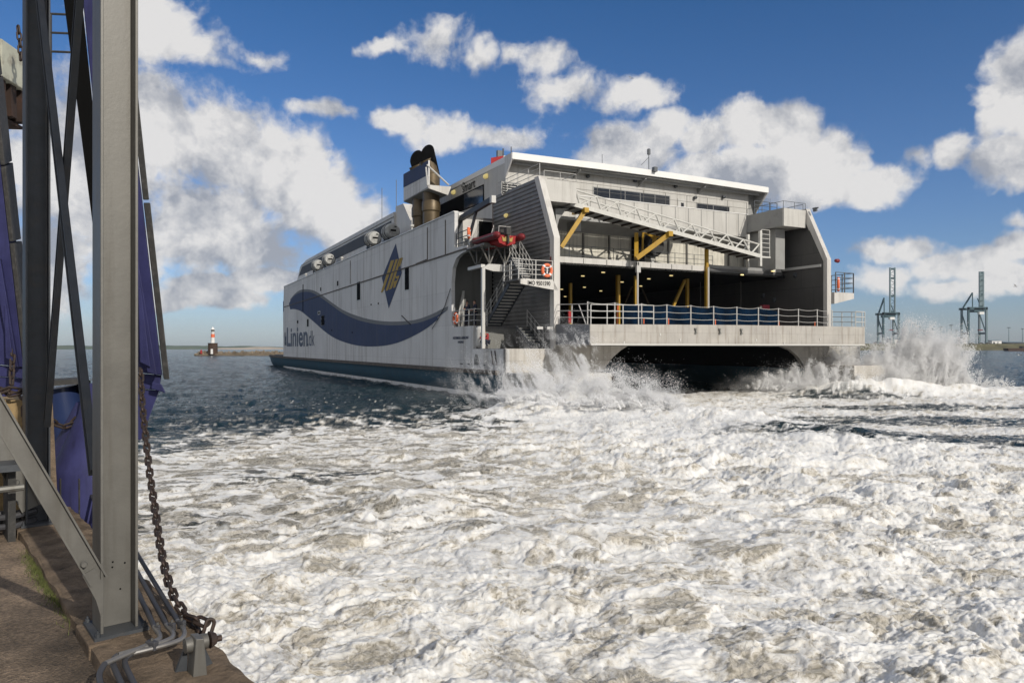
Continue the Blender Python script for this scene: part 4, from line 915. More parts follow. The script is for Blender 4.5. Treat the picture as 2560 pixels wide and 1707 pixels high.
a, b_ = qv(qy(10, 1052, .02)), qv(qy(262, 1478, .02)); a, b_ = ext(a, b_, -.8, .93); rk = chan(a, b_, .088, 'galv', (0,-1,0), 'raking_brace', lip=.03)
m = MB(); c = qv(qy(209, 1410, -.01)); m.lathe(c, [(.0,-.02),(.014,-.02),(.019,-.008),(.019,0)], 12, 'y'); m.build('bolt', M['galv'], rk)
gp = [qv(qy(x, y, .0)) for x, y in ((206, 1438), (236, 1420), (258, 1460), (258, 1560), (240, 1500))]
m = MB(); m.prism(gp, (0, .012, 0)); m.build('gusset_plate', M['galv'], rk)
a, b_ = qv(qy(10, 1140, 3.4)), qv(qy(78, 1270, 3.4)); a, b_ = ext(a, b_, -2.2, 1.0); chan(a, b_, .15, 'galv', (0,-1,0), 'raking_brace', lip=.03)
m = MB(); c = qv(qy(42, 1205, 3.36)); m.lathe(c, [(.0,-.02),(.018,-.02),(.025,-.008),(.025,0)], 12, 'y'); m.build('bolt', M['galv'], fr)
m = MB(); a = qv(qx(118, 955, .1)); m.bar(qv(qx(115, 950, .25)), qv(qx(130, 1260, .25)), .09, .05); m.build('packing_timber', M['concrete'], fr)
for px, py in ((282,1404),(281,1417),(312,1406),(301,1471)): p = qy(px, py, .11); MB().lathe((p.x, .111, p.z-QZ), [(.001,-.003),(.0055,-.002),(.0055,0)], 8, 'y').build('rust_hole', M['soot_shade'], c0_)
# --- hydraulic conduits
M['pipe'] = mat('conduit_steel', (.22,.21,.20), .35, metal=.5, var=.15, dirt=(.08,.08,.08), dirt_amt=.5, scale=6)
M['cable'] = mat('black_cable', (.05,.05,.055), .55, var=.2)
for i, (st, ben, pts2, end) in enumerate((((258,1300),(388,1570),[(400,1590),(382,1605)],[(262,1658),(248,1690),(262,1740)]),
                                   ((262,1280),(418,1565),[(433,1585),(412,1602)],[(296,1636),(282,1655),(306,1715),(330,1780)]),
                                   ((270,1262),(446,1555),[(461,1580),(440,1603)],[(330,1632),(312,1655),(338,1715),(366,1790)]))):
    h = [.17, .165, .16][i]
    w = lambda px, py, z: qz(px, py, QZ+z)
    far = w(st[0], st[1], h); near = w(*ben, h)
    d_ = (near-far).normalized(); far = near-d_*9.5
    pts = [far, near-d_*.03, near]+[w(*p, h) for p in pts2]+[w(x, y, h-.02*j) for j, (x, y) in enumerate(end)]
    root = empty('conduit', (QO.x, QO.y, 0), QT, ['conduit pipe closest to the column, bending widest to the left at the quay corner', 'middle conduit pipe of the three bending round the column foot', 'conduit pipe furthest out, nearest the quay edge and the rusty chain'][i], 'pipe', 'conduits running along the kerb')
    n_s = 3+len(pts2)
    fine = cat([tuple(p) for p in []], 1) if False else pts
    def c3(P_, n=6):
        out = []
        for k in range(len(P_)-1):
            p0, p1, p2, p3 = P_[max(k-1,0)], P_[k], P_[k+1], P_[min(k+2, len(P_)-1)]
            for j in range(n): t = j/n; out.append(.5*((2*p1)+(p2-p0)*t+(2*p0-5*p1+4*p2-p3)*t*t+(3*p1-p0-3*p2+p3)*t**3))
        return out+[P_[-1]]
    m = MB(); m.path([pts[0], pts[1]], .0145, 10); m.build('sleeve', M['cable'], root, smooth=True)
    m = MB(); m.path(c3(pts[1:2+1+len(pts2)+1]), .0135, 10); m.build('pipe', M['pipe'], root, smooth=True)
    m = MB(); m.path(c3(pts[2+1+len(pts2):]), .0145, 10); m.build('hose', M['cable'], root, smooth=True)
for px, py, s_, lab in ((380,1612,.06,'black clamp strapped round the bright bend of the conduit pipes'), (430,1566,.04,'black clamp on the middle conduit pipe just before its bend'), (454,1560,.045,'black clamp on the outer conduit pipe nearest the chain'), (394,1572,.032,'black clamp on the inner conduit pipe beside the column foot')):
    p = qz(px, py, QZ+.17); cl = empty('pipe_clamp', qw(p), QT+.5, lab, 'pipe clamp', 'clamps on the conduits')
    MB().box((0,0,0), (s_*.55, s_*1.1, .05)).build('strap', M['cable'], cl, bevel=.006)
    m = MB(); m.lathe((0,0,.025), [(.007,0),(.007,.012),(.003,.013)], 6); m.build('bolt', M['galv'], cl)
# --- shackle bracket
br = empty('mooring_bracket', (QO.x, QO.y, 0), QT, 'white steel lug with a thick pin on the quay edge where the rusty chain ends', 'mooring bracket')
c0 = qz(492, 1700, QZ+.03); topz = QZ+.34
cp = Vector((c0.x, c0.y, 0))
bx = lambda px, py, dy=0: qy(px, py, c0.y+dy)
m = MB(); pl = [bx(x, y) for x, y in ((483,1590),(503,1588),(508,1720),(478,1720))]; pl[2].z = QZ+.01; pl[3].z = QZ+.01; pl[2].x = pl[1].x+.02; pl[3].x = pl[0].x-.02
m.prism([p-Vector((0,.05,0)) for p in pl], (0, .10, 0)); m.build('lug_plate', M['galv'], br, bevel=.004)
pc = (bx(493, 1610)); 
for s_ in (-1, 1):
    m = MB(); m.lathe(pc+Vector((s_*.028, .02, 0)), [(.02,-.02*s_),(.038,-.02*s_),(.041,.0),(.038,.028*s_),(.02,.03*s_)], 18, 'x'); m.build('pin_collar', M['galv'], br, smooth=True)
m = MB(); m.tube(pc+Vector((.0,.02,0)), pc+Vector((.13,.02,-.005)), .016, 10); m.lathe(pc+Vector((.08,.02,0)), [(.01,-.02),(.045,-.012),(.03,.02),(.01,.03)], 14, 'x'); m.build('pin', M['rust'], br)
m = MB(); m.bb((c0.x-.13, c0.y-.16, QZ), (c0.x+.15, c0.y+.22, QZ+.02)); m.prism([Vector((c0.x-.11, c0.y+.06, QZ+.02)), Vector((c0.x-.03, c0.y+.06, QZ+.02)), Vector((c0.x-.03, c0.y+.06, QZ+.22))], (0,.02,0)); m.prism([Vector((c0.x+.12, c0.y+.04, QZ+.02)), Vector((c0.x+.04, c0.y+.04, QZ+.02)), Vector((c0.x+.05, c0.y+.04, QZ+.18))], (0,.02,0)); m.build('base_plate', M['galvdk'], br)
# --- chains
lk = MB(); Lh, R_ = .027, .021
ring = [Vector((R_*cos(t), 0, (Lh if sin(t) > 0 else -Lh)+R_*sin(t))) for t in [k*2*pi/16+.01 for k in range(16)]]
lk.path(ring, .0105, 8, closed=True); lk0 = lk.build('link', M['rust'], None, smooth=True); linkmesh = lk0.data
COL.objects.unlink(lk0); bpy.data.objects.remove(lk0)
def chain(pts, lab, pitch=.076, scale=1.0, maxn=100, grp='rusty chains of the mooring'):
    P_ = [Vector(p) for p in pts]; out = []
    for k in range(len(P_)-1):
        p0, p1, p2, p3 = P_[max(k-1,0)], P_[k], P_[k+1], P_[min(k+2, len(P_)-1)]
        for j in range(24): t = j/24; out.append(.5*((2*p1)+(p2-p0)*t+(2*p0-5*p1+4*p2-p3)*t*t+(3*p1-p0-3*p2+p3)*t**3))
    out.append(P_[-1]); root = empty('chain', out[0], 0, lab, 'chain', grp)
    acc = 0; nxt = 0; k = 0; rr = random.Random(5)
    for a_, c_ in zip(out[:-1], out[1:]):
        seg = (c_-a_).length
        while nxt <= acc+seg and k < maxn:
            p = a_.lerp(c_, (nxt-acc)/seg); d_ = (c_-a_).normalized()
            o = bpy.data.objects.new('link', linkmesh); COL.objects.link(o); o.parent = root; o.location = p-out[0]
            qn = d_.to_track_quat('Z', 'X'); o.rotation_mode = 'QUATERNION'
            o.rotation_quaternion = qn @ Euler((0,0,(k % 2)*pi/2+.5+rr.uniform(-.15,.15))).to_quaternion(); o.scale = (scale,)*3
            nxt += pitch*scale; k += 1
        acc += seg
    return root
def cw(px, py, d): r = ray(px, py); return CAM+r*d
chain([cw(352,930,6.6), cw(356,1010,6.35), cw(364,1090,6.05), cw(374,1180,5.75), cw(387,1270,5.4), cw(402,1370,5.0), cw(420,1450,4.7), cw(447,1512,4.5), cw(478,1548,4.42), cw(497,1575,4.36), cw(493,1606,4.22)], 'long rusty chain hanging along the quay edge from the blue fender to the white lug', scale=.98)
chain([cw(478,1545,4.36), cw(505,1553,4.33), cw(522,1562,4.3), cw(515,1585,4.28), cw(500,1600,4.26)], 'short bunched end of chain looped over the pin of the white lug', scale=1.1)
# --- big blue fenders on the berth face
def fender(px_off, sc, lab):
    """leaning steel fender: trunk with rubber facing, hinge bracket, tapered neck and drum"""
    root = empty('berth_fender', (0,0,0), 0, lab, 'fender', 'blue steel berth fenders')
    d0 = 7.8
    W_ = lambda px, py, dd=0: Vector(((px-CX)/FPX*(d0+dd), d0+dd, CAMH+(HY-py)/FPX*(d0+dd)))
    # trunk cross-section leaning seaward at its foot
    def hexa(corn_t, corn_b, d1, d2):
        vs = [W_(*corn_b[0], d1), W_(*corn_b[1], d1), W_(*corn_b[1], d2), W_(*corn_b[0], d2), W_(*corn_t[0], d1), W_(*corn_t[1], d1), W_(*corn_t[1], d2), W_(*corn_t[0], d2)]
        return vs, [(0,1,2,3),(7,6,5,4),(0,4,5,1),(1,5,6,2),(2,6,7,3),(3,7,4,0)]
    m = MB(); m.add(*hexa(((174,-320),(262,-320)), ((302,925),(406,938)), -.1, .5)); tk = m.build('trunk', M['blue'], root, bevel=.012)
    m = MB(); m.add(*hexa(((118,-320),(172,-320)), ((278,922),(300,925)), -.1, .52)); m.build('shaded_back_plate', M['soot_shade'], root)  # black colour stands in for the unlit back of the panel
    m = MB(); 
    segs = [(-320,-60),(-55,235),(240,500),(507,948)]
    for y0, y1 in segs:
        x = lambda y: 264+ (406-262)*(y+320)/(1258)
        m.add(*hexa(((x(y0),y0),(x(y0)+17,y0)), ((x(y1),y1),(x(y1)+15,y1)), -.14, .5))
    m.build('rubber_facing', M['rubber'], root, bevel=.01)
    m = MB(); m.add(*hexa(((300,560),(330,560)), ((368,930),(392,938)), -.22, -.1)); m.add(*hexa(((345,720),(352,720)), ((350,905),(376,918)), -.25, -.1)); m.build('stiffener', M['blue'], tk, bevel=.008)
    m = MB(); m.add(*hexa(((250,925),(404,938)), ((262,965),(398,975)), -.05, .4)); m.add(*hexa(((380,955),(404,960)), ((378,972),(414,982)), -.12, .3)); m.build('hinge_bracket', M['blue'], root, bevel=.01)
    m = MB(); m.add(*hexa(((262,966),(398,976)), ((300,1090),(352,1100)), -.02, .3)); m.build('neck', M['blue'], root, bevel=.01)
    m = MB()
    c = W_(236, 1168, .35); r = .42
    m.lathe((c.x, c.y, 0), [(r,-1.0),(r,c.z-.02),(r*.97,c.z+.02),(.16,c.z+.62),(.1,c.z+.95)], 28); dr = m.build('drum', M['blue'], root, smooth=True)
    m = MB(); m.lathe((c.x-.22, c.y+.25, 0), [(.4,-1.0),(.4,c.z+.12),(.12,c.z+.72)], 24); m.build('rear_drum', M['blue'], root, smooth=True)
    m = MB(); 
    for k in range(3): a_ = 3.9+k*.5; m.bar((c.x+r*cos(a_), c.y+r*sin(a_), c.z-.5), (c.x+(r+.005)*cos(a_), c.y+(r+.005)*sin(a_), c.z-.05), .012, .01)
    m.build('weld_bead', M['rubber'], dr)
    return root
fd = fender(0, 1, 'tall blue steel fender with black rubber edge leaning behind the nearest column')
f2 = copy_tree(fd); f2.location = (-3.52, 3.0, 0); f2['label'] = 'blue steel fender cut by the left edge of the photo, behind the yellowish concrete block'
bx_ = [W for W in (0,)]
root = empty('berth_roller', cw(165, 1030, 8.6), QT, 'dark blue leaning drum with a black hood between the two columns', 'roller')
m = MB(); m.path([Vector((-.05,0,.3)), Vector((.12,0,-.75))], .19, 18); m.build('roller_drum', mat('deep_blue_drum', (.02,.035,.10), .35, var=.2), root, smooth=True)
m = MB(); m.bar((-.26,-.1,.36), (.13,-.1,.38), .5, .06); m.bar((.16,-.1,.38), (.32,-.1,-.7), .07, .5, up=(0,1,0)); m.bar((-.28,.2,.36), (-.2,.2,-1.0), .1, .3, up=(0,1,0)); m.build('hood', M['rubber'], root)
chain([cw(130,1052,8.0), cw(150,1064,8.05), cw(175,1062,8.1), cw(193,1045,8.2)], 'short rusty chain slung across the dark blue drum', scale=1.2)
# --- concrete block with chains on top
blk = empty('mooring_block', cw(12, 1120, 7.4), QT, 'yellowish weathered concrete block at the left edge with chains on it', 'concrete block')
M['ochre'] = mat('ochre_concrete', (.33,.23,.11), .9, var=.35, dirt=(.10,.075,.05), dirt_amt=.7, scale=3, bump=.01)
m = MB(); m.box((0,0,-.16), (.62,.62,1.35)); m.build('block', M['ochre'], blk, bevel=.04)
chain([cw(-60,975,7.1), cw(-20,985,7.05), cw(20,974,7.1), cw(50,980,7.15), cw(60,1000,7.1), cw(64,1040,7.05), cw(66,1080,7.1)], 'rusty chain draped over the top of the yellowish concrete block', scale=1.3)
chain([cw(-60,988,7.0), cw(-10,972,7.15), cw(30,986,7.1), cw(66,972,7.2)], 'second chain lying across the concrete block top', scale=1.1)
chain([cw(33,880,10.6), cw(30,920,10.5), cw(29,965,10.4)], 'chain hanging down from the blue fender at the left edge', scale=1.5)
# dark trestle put in for shadows and beams inland, and clutter
tr_ = empty('standin_trestle', cw(10, 1250, 6.6), QT, 'dark trestle added for the shadows and beams behind the raking braces, with a pale handrail', 'trestle')
m = MB(); m.box((-.5,0,.32), (1.2,.5,.06)); m.build('shelf', M['galvdk'], tr_)
m = MB(); m.tube((-1.1,-.3,.13), (.12,-.3,.15), .03, 8); m.build('handrail', M['galv'], tr_)
for x in (-1.0, .05):
    m = MB(); m.box((x,.1,-.1), (.06,.4,.8)); m.build('leg', M['rubber'], tr_)
cb_ = MB(); rr = random.Random(2)
pts = [Vector((.3*cos(k*.9)*(1-.02*k)+rr.uniform(-.05,.05), .22*sin(k*.9), .03+.012*k)) for k in range(16)]
cb_.path(pts, .03, 8); cbo = cb_.build('cable_coil', M['cable'], None, smooth=True, label='tangled black cable lying on the ground at the foot of the rear column', cat='cable'); cbo.location = qw(qz(22, 1330, QZ)); 
# grass
gmat = mat('grass_blades', (.10,.12,.03), .8, var=.5, dirt=(.22,.17,.07), dirt_amt=.8, scale=8)
m = MB(); rr = random.Random(11)
for i in range(5200):
    t = rr.random(); c = qz(80+115*t+rr.gauss(0, 14), 1392+150*t+rr.gauss(0, 16), QZ)
    if c.x > -.05: continue
    h = .02+.04*rr.random(); a_ = rr.uniform(0, 2*pi); dx = Vector((cos(a_), sin(a_), 0)); lean = Vector((rr.gauss(0,.02), rr.gauss(0,.02), 0)); w_ = .0022
    m.add([c-dx*w_, c+dx*w_, c+lean+Vector((0,0,h))], [(0,1,2)])
g_ = m.build('grass', gmat, None, kind='stuff', label='tuft of short green and straw grass growing along the kerb', cat='grass'); g_.location = (QO.x, QO.y, 0); g_.rotation_euler = (0,0,QT)
# --- elevated gangway platform top left
pf = empty('access_platform', (-9.6, 12, 7.0), radians(6), 'pale rusting access platform with railing high at the left edge', 'platform')
M['cream'] = mat('cream_rusty_paint', (.50,.50,.40), .6, var=.15, dirt=(.10,.05,.03), dirt_amt=.8, scale=2.2)
M['rustdk'] = mat('rusted_underside', (.035,.02,.014), .85, var=.5, dirt=(.10,.04,.02), dirt_amt=.7, scale=2)
m = MB(); m.bb((-2,-.6,.55), (1.36,.3,1.15)); m.build('deck_box', M['cream'], pf, bevel=.02)
m = MB()
for k in range(3): m.bar((-2,-.45+.3*k,.2), (1.3,-.45+.3*k,.3), .16, .55)
m.bb((-2,-.6,-.05), (1.2,.3,.0)); m.build('under_beam', M['rustdk'], pf)
m = MB(); rail(m, [(-2,-.5,1.15), (1.1,-.5,1.15)], 1.3, 3, .75, .022, .025); rail(m, [(1.5,.6,1.1), (2.0,.6,1.1)], 1.0, 3, .6, .02, .02); m.build('railing', M['rubber'], pf)
chain([cw(46,75,11.4), cw(50,110,11.4), cw(52,150,11.4)], 'small chain hanging from the platform railing at the top left', scale=1.4)
# ------------------------------------------------------------------ far background
def far(px, py, d): return Vector(((px-CX)/FPX*d, d, CAMH+(HY-py)/FPX*d))
M['stone'] = mat('breakwater_stone', (.16,.125,.085), .9, var=.4, dirt=(.32,.27,.2), dirt_amt=.7, scale=.25)
M['stonedk'] = mat('dark_brick', (.06,.035,.022), .9, var=.3, scale=.6)
rr = random.Random(4); m = MB()
xs0, xs1 = far(497, 0, 272).x, far(760, 0, 290).x
for i in range(900):
    t = rr.random(); x = xs0+(xs1-xs0)*t; y = 272+18*t+rr.gauss(0, 1.6); s_ = rr.uniform(.5, 1.2); z = max(.1, 1.25-abs(y-272-18*t)*.5)*rr.random()
    m.box((x, y, z), (s_*1.3, s_, s_*.8), Euler((rr.random(), rr.random(), rr.random()*3)).to_matrix())
m.bb((xs0+1, 271, -.5), (xs1, 275, .9)); m.build('breakwater', M['stone'], None, kind='structure')
lh = empty('lighthouse', far(532, 868, 272)-Vector((0,0,CAMH)), 0, 'small white lighthouse with red band on a dark round base at the breakwater end', 'lighthouse')
m = MB(); m.lathe((0,0,0), [(1.75,.5),(1.7,4.6),(1.8,4.65),(1.8,4.8)], 20); bs = m.build('base', M['stonedk'], lh, smooth=True)
m = MB(); m.box((.35,-1.72,1.6), (.8,.2,1.9)); m.build('door', M['roofw'], bs)
m = MB(); m.lathe((0,0,0), [(.72,4.8),(.66,9.0),(.72,9.1)], 16); m.build('tower', M['roofw'], lh, smooth=True)
m = MB(); m.lathe((0,0,0), [(.705,6.9),(.69,8.2)], 16); m.build('red_band', M['orange'], lh)
m = MB(); m.lathe((0,0,0), [(.62,9.1),(.62,9.9)], 12); m.build('lantern', M['galv'], lh)
m = MB(); m.lathe((0,0,0), [(.8,9.9),(.3,10.5),(.05,11.0)], 12); m.build('cap', M['roofw'], lh)
m = MB(); m.lathe((0,0,0), [(.4,0),(.35,1.2),(.1,1.5)], 10); bc = m.build('harbour_marker', M['redcloth'], None, label='small red marker at the tip of the breakwater', cat='marker'); bc.location = far(503, 868, 270)-Vector((0,0,CAMH-.8))
# hills and shore
def strip(name, prof, d, depth, mt):
    m = MB(); n = len(prof)
    vs = []
    for px, py in prof:
        a_ = far(px, py, d); vs += [Vector((a_.x, a_.y-depth*.25, -1)), Vector((a_.x, a_.y, max(.4, a_.z*.6))), Vector((a_.x, a_.y+depth*.4, a_.z)), Vector((a_.x*1.0, a_.y+depth, a_.z*.7))]
    fs = [(i*4+k, i*4+4+k, i*4+5+k, i*4+1+k) for i in range(n-1) for k in range(3)]
    m.add(vs, fs); return m.build(name, mt, None, smooth=False, kind='structure')
M['hillg'] = mat('far_green_hill', (.10,.13,.09), .95, var=.3, scale=.01, dirt=(.2,.2,.13), dirt_amt=.7)
M['hills'] = mat('far_sandy_cliff', (.45,.38,.30), .95, var=.15, scale=.03, dirt=(.1,.13,.1), dirt_amt=.6)
rr = random.Random(9)
hp = []
for px in range(-900, 640, 9):
    y = 864.5-1.2*sin(px*.021)-.8*sin(px*.057+1)-.5*rr.random()
    if 470 < px < 485: y -= 1.6
    if px > 590: y += (px-590)*.12
    hp.append((px, y))
strip('hills', hp, 1150, 160, M['hillg'])
hp = [(px, 868.6-2.6*max(0, 1-((px-640)/46.)**2)-.3*rr.random()) for px in range(540, 760, 5)]
strip('shore', [(p[0], p[1]+.8) for p in hp], 1110, 60, M['hills'])
strip('hills', hp, 1180, 120, M['hillg'])
strip('shore', [(px, 868.5-.3*rr.random()) for px in range(-900, 2150, 30)], 1250, 100, M['hillg'])
# right-hand quay land
M['bank'] = mat('grassy_bank', (.11,.10,.04), .95, var=.4, scale=.08, dirt=(.25,.22,.14), dirt_amt=.6)
m = MB(); pr = []
for i in range(60):
    px = 1900+i*20; a_ = far(px, 868, 790); b2 = far(px, 868, 815)
    zt_ = 6.9+rr.uniform(-.5,.5); pr += [Vector((a_.x, 790, -1)), Vector((a_.x, 792+rr.random(), .9)), Vector((b2.x, 806, 4.5+rr.uniform(-.4,.4))), Vector((b2.x, 815, zt_)), Vector((b2.x, 1100, 7.2)), Vector((b2.x, 1100, -1))]
m.add(pr, [(i*6+k, i*6+6+k, i*6+7+k, i*6+1+k) for i in range(59) for k in range(5)]); m.build('quay_terrain', M['bank'], None, kind='structure')
M['teal'] = mat('crane_teal', (.012,.055,.068), .5, var=.2, scale=.1)
M['paleg'] = mat('crane_pale_grey', (.13,.19,.21), .5, var=.1, scale=.1)
def crane(name_lab, L1, L2, portal_y, bx0, bx1, top_y, pale):
    D = 860
    root = empty('container_crane', (far((L1+L2)/2, 868, D).x, D, 7.1), 0, name_lab, 'crane', 'container cranes on the far quay')
    X = lambda px: far(px, 0, D).x-root.location.x
    Z = lambda py: far(0, py, D).z-7.1
    dk, pl_ = M['teal'], M['paleg']
    for lx, mt_ in ((L1, dk), (L2, pl_)):
        for yy in (0, 16):
            m = MB(); m.bar((X(lx)+yy*.12, yy, 0), (X(lx)+yy*.12, yy, Z(portal_y)), 2.0, 2.0); m.build('leg', mt_ if yy == 0 else pl_, root)
        m = MB(); m.bar((X(lx), 0, Z(833)), (X(lx)+2, 16, Z(833)), 1.6, 2.2); m.bar((X(lx), 0, Z(835)), (X(lx)+2, 16, Z(portal_y+14)), 1, 1); m.build('sill_beam', dk, root)
    m = MB(); m.bar((X(L1)-1, 0, Z(portal_y+3)), (X(L2)+1, 0, Z(portal_y+3)), 2, 3.2); m.bar((X(L1)-1, 16, Z(portal_y+3)), (X(L2)+3, 16, Z(portal_y+3)), 2, 2.6); m.build('portal_beam', dk, root)
    m = MB(); m.box(((X(bx0)+X(bx1))/2-3, 4, Z(portal_y+7)), (13, 10, 5)); m.build('machinery_house', dk, root, bevel=.3)
    m = MB(); m.box(((X(bx0)+X(bx1))/2-2, -2, Z(portal_y+15)), (5.5, 4, 3)); m.build('operator_cab', M['roofw'], root)
    bm_ = pl_ if pale else dk
    m = MB(); zb, zt = Z(portal_y+4), Z(top_y)
    for x in (X(bx0), X(bx1)): m.bar((x, 0, zb), (x, 0, zt), 1.3, 1.8)
    m.build('boom', pl_, root)
    m = MB(); 
    for k in range(15):
        z0_, z1_ = zb+(zt-zb)*k/15, zb+(zt-zb)*(k+1)/15
        if pale: (MB().bar((X(bx0), -1.2, z0_), (X(bx0)+3, -1.2, z0_+1.2), .5, .8).build('boom_rung', dk, root) if k % 2 else 0)
        else: m.bar((X(bx0) if k % 2 else X(bx1), 0, z0_), (X(bx1) if k % 2 else X(bx0), 0, z1_), .4, .4)
    if not pale: m.build('boom_lattice', dk, root)
    for f_ in (.05, .39, .77, .97): MB().bar((X(bx0), 0, zb+(zt-zb)*f_), (X(bx1), 0, zb+(zt-zb)*f_), 1.5, 2.2).build('boom_tie', dk, root)
    if pale:
        m = MB(); m.bar(((X(bx0)+X(bx1))/2, 0, zb), ((X(bx0)+X(bx1))/2, 0, zt), X(bx1)-X(bx0)-.5, 1.2, up=(0,1,0)); m.build('boom_plate', pl_, root)
    m = MB(); zA_ = Z(portal_y-38); m.bar((X(L1), 10, Z(portal_y)), (X(bx0)-.8, 12, zA_), 1.4, 1.4); m.bar((X(L2), 10, Z(portal_y)), (X(bx1)+.8, 12, Z(portal_y-24)), .9, .9); m.bar((X(bx0)-.8, 12, zA_), (X(bx0)-.8, 12, Z(portal_y)), .9, .9); m.build('apex_frame', dk, root)
    m = MB(); m.box(((X(bx0)+X(bx1))/2-1.5, 0, Z(825)), (5, 2.4, 1.2)); m.tube(((X(bx0)+X(bx1))/2-2.5, 0, Z(825)), ((X(bx0)+X(bx1))/2-2.5, 0, Z(portal_y+14)), .12, 4); m.build('spreader', M['red'], root)
    return root
crane('blue-green container crane with open lattice boom raised, the one nearer the ferry', 2208, 2247, 781, 2225, 2237, 669, False)
crane('container crane with pale solid boom raised, the one further right', 2421, 2466, 768, 2449, 2458, 679, True)
for px, top, lab in ((2310, 826, 'faint thin light mast furthest left, just right of the first crane'), (2330, 822, 'second thin light mast right of the first crane'), (2352, 818, 'middle light mast between the two cranes'), (2378, 813, 'tallest light mast between the two cranes'), (2391, 826, 'thin light mast just left of the round tank'),
                     (2440, 836, 'short light mast standing between the legs of the right crane'), (2522, 819, 'light mast right of the right crane'), (2556, 822, 'light mast at the right edge of the photo')):
    d = 900; b0 = far(px, 868, d); root = empty('light_mast', (b0.x, d, 7), 0, lab, 'light mast', 'light masts on the far quay'); h = far(px, top, d).z-7
    m = MB(); m.tube((0,0,0), (0,0,h), .45, 6, r2=.25); m.build('mast', M['paleg'], root)
    m = MB(); m.box((0,0,h), (4.2 if top < 820 else 2.6,1,.8)); m.build('lamp_head', M['galvdk'], root)
def shed(px0, px1, pt, col, lab, cat, nm, d=880, end=None):
    a_, b2 = far(px0, pt, d), far(px1, pt, d); root = empty(nm, ((a_.x+b2.x)/2, d, 7), 0, lab, cat); w_ = (b2.x-a_.x)/2; h = a_.z-7
    m = MB(); m.prism([Vector((-w_,0,0)), Vector((w_,0,0)), Vector((w_,0,h)), Vector((-w_,0,h))], (0,14,0)); wl = m.build('walls', col, root)
    m = MB(); m.prism([Vector((-w_-.2,-.2,h)), Vector((w_+.2,-.2,h)), Vector((w_+.2,7,h+.9)), Vector((-w_-.2,7,h+.9))], (0,7,-.2)); m.build('roof', M['paleg'], root)
    m = MB(); k = int(w_*2/5)
    for i in range(max(1, k)): m.box((-w_+2.5+5*i, -.05, h*.4), (2.2,.1,h*.5))
    m.build('doors', end or M['galvdk'], root); return root
shed(2229, 2290, 848, M['roofw'], 'long white low warehouse with reddish doors behind the left crane', 'warehouse', 'warehouse', end=M['red'])
shed(2480, 2504, 852, M['roofw'], 'small white shed right of the right crane', 'shed', 'shed')
shed(2516, 2560, 856, M['galvdk'], 'low dark shed at the right edge of the far quay', 'shed', 'shed')
shed(2198, 2207, 856, M['red'], 'small red container at the foot of the left crane', 'container', 'container')
tk_ = empty('storage_tank', (far(2404, 868, 905).x, 905, 7), 0, 'round grey storage tank just left of the right crane', 'tank')
m = MB(); m.lathe((0,0,0), [(4.6,0),(4.6,8),(4.8,8.1),(.5,9)], 20); m.build('shell', M['under'], tk_, smooth=True)
m = MB(); m.lathe((0,0,0), [(4.7,6.4),(4.72,7.4)], 20); m.build('rim_band', M['stonedk'], tk_)
rr = random.Random(6)
for i in range(12):
    px = 2300+i*22+rr.uniform(-6, 6); o = empty('parked_vehicle', (far(px, 868, 840).x, 840, 7), rr.uniform(-.3,.3), 'tiny vehicle parked on the far quay between the cranes and the right edge', 'vehicle', 'vehicles parked on the far quay')
    l_ = rr.uniform(3.8, 5.5); mt_ = rr.choice([M['roofw'], M['galvdk'], M['rubber'], M['roofw']])
    m = MB(); m.prism([Vector(p) for p in ((-l_/2,-.9,.4),(l_/2,-.9,.4),(l_/2,-.9,1.0),(l_*.3,-.9,1.1),(l_*.15,-.9,1.7),(-l_*.35,-.9,1.7),(-l_/2,-.9,1.1))], (0,1.8,0)); m.build('body', mt_, o)
    m = MB(); [m.lathe((x, 0, .4), [(.38,-.95),(.38,.95)], 8, 'y') for x in (-l_*.3, l_*.3)]; m.build('wheels', M['rubber'], o)
bg = empty('barge', (far(2548, 868, 600).x, 600, 0), 0, 'dark low barge at the right edge in front of the far bank', 'boat')
m = MB(); m.prism([Vector((-8.5,0,-.5)), Vector((12,0,-.5)), Vector((12,0,2.6)), Vector((-9.5,0,2.4)), Vector((-9.0,0,1.0))], (0,6,0)); m.build('hull', M['stonedk'], bg)
m = MB(); m.box((6,3,3.2), (5,4,1.4)); m.build('wheelhouse', M['rubber'], bg)
def gull(px, py, d, rz, bank, lab):
    root = empty('seagull', cw(px, py, d), 0, lab, 'bird', 'seagulls', rot=(bank, 0, rz))
    m = MB(); m.path([Vector((-.22,0,0)), Vector((-.1,0,0)), Vector((.08,0,.01)), Vector((.2,0,.03)), Vector((.27,0,.03))], .06, 8, r2=.03); b_ = m.build('body', M['reflect'], root, smooth=True)
    for s_ in (-1, 1):
        m = MB(); pl_ = [Vector((.1,s_*.04,.03)), Vector((.12,s_*.3,.16)), Vector((.0,s_*.65,.12)), Vector((-.04,s_*.62,.11)), Vector((-.03,s_*.3,.14)), Vector((-.08,s_*.04,.02))]
        m.prism(pl_, (0,0,.012)); m.build('wing', M['under'], root)
gull(2292, 816, 95, .4, .5, 'gull gliding in front of the far quay just right of the left crane')
gull(2301, 829, 110, 1.2, -.9, 'lower gull below another, right of the left crane')
gull(2538, 716, 100, -.3, .4, 'gull flying high near the right edge above the cranes')
gull(1577, 196, 120, .8, .6, 'lone tiny gull high in the blue sky above the ferry')
gull(2548, 888, 100, .2, .1, 'gull low over the dark water at the right edge')
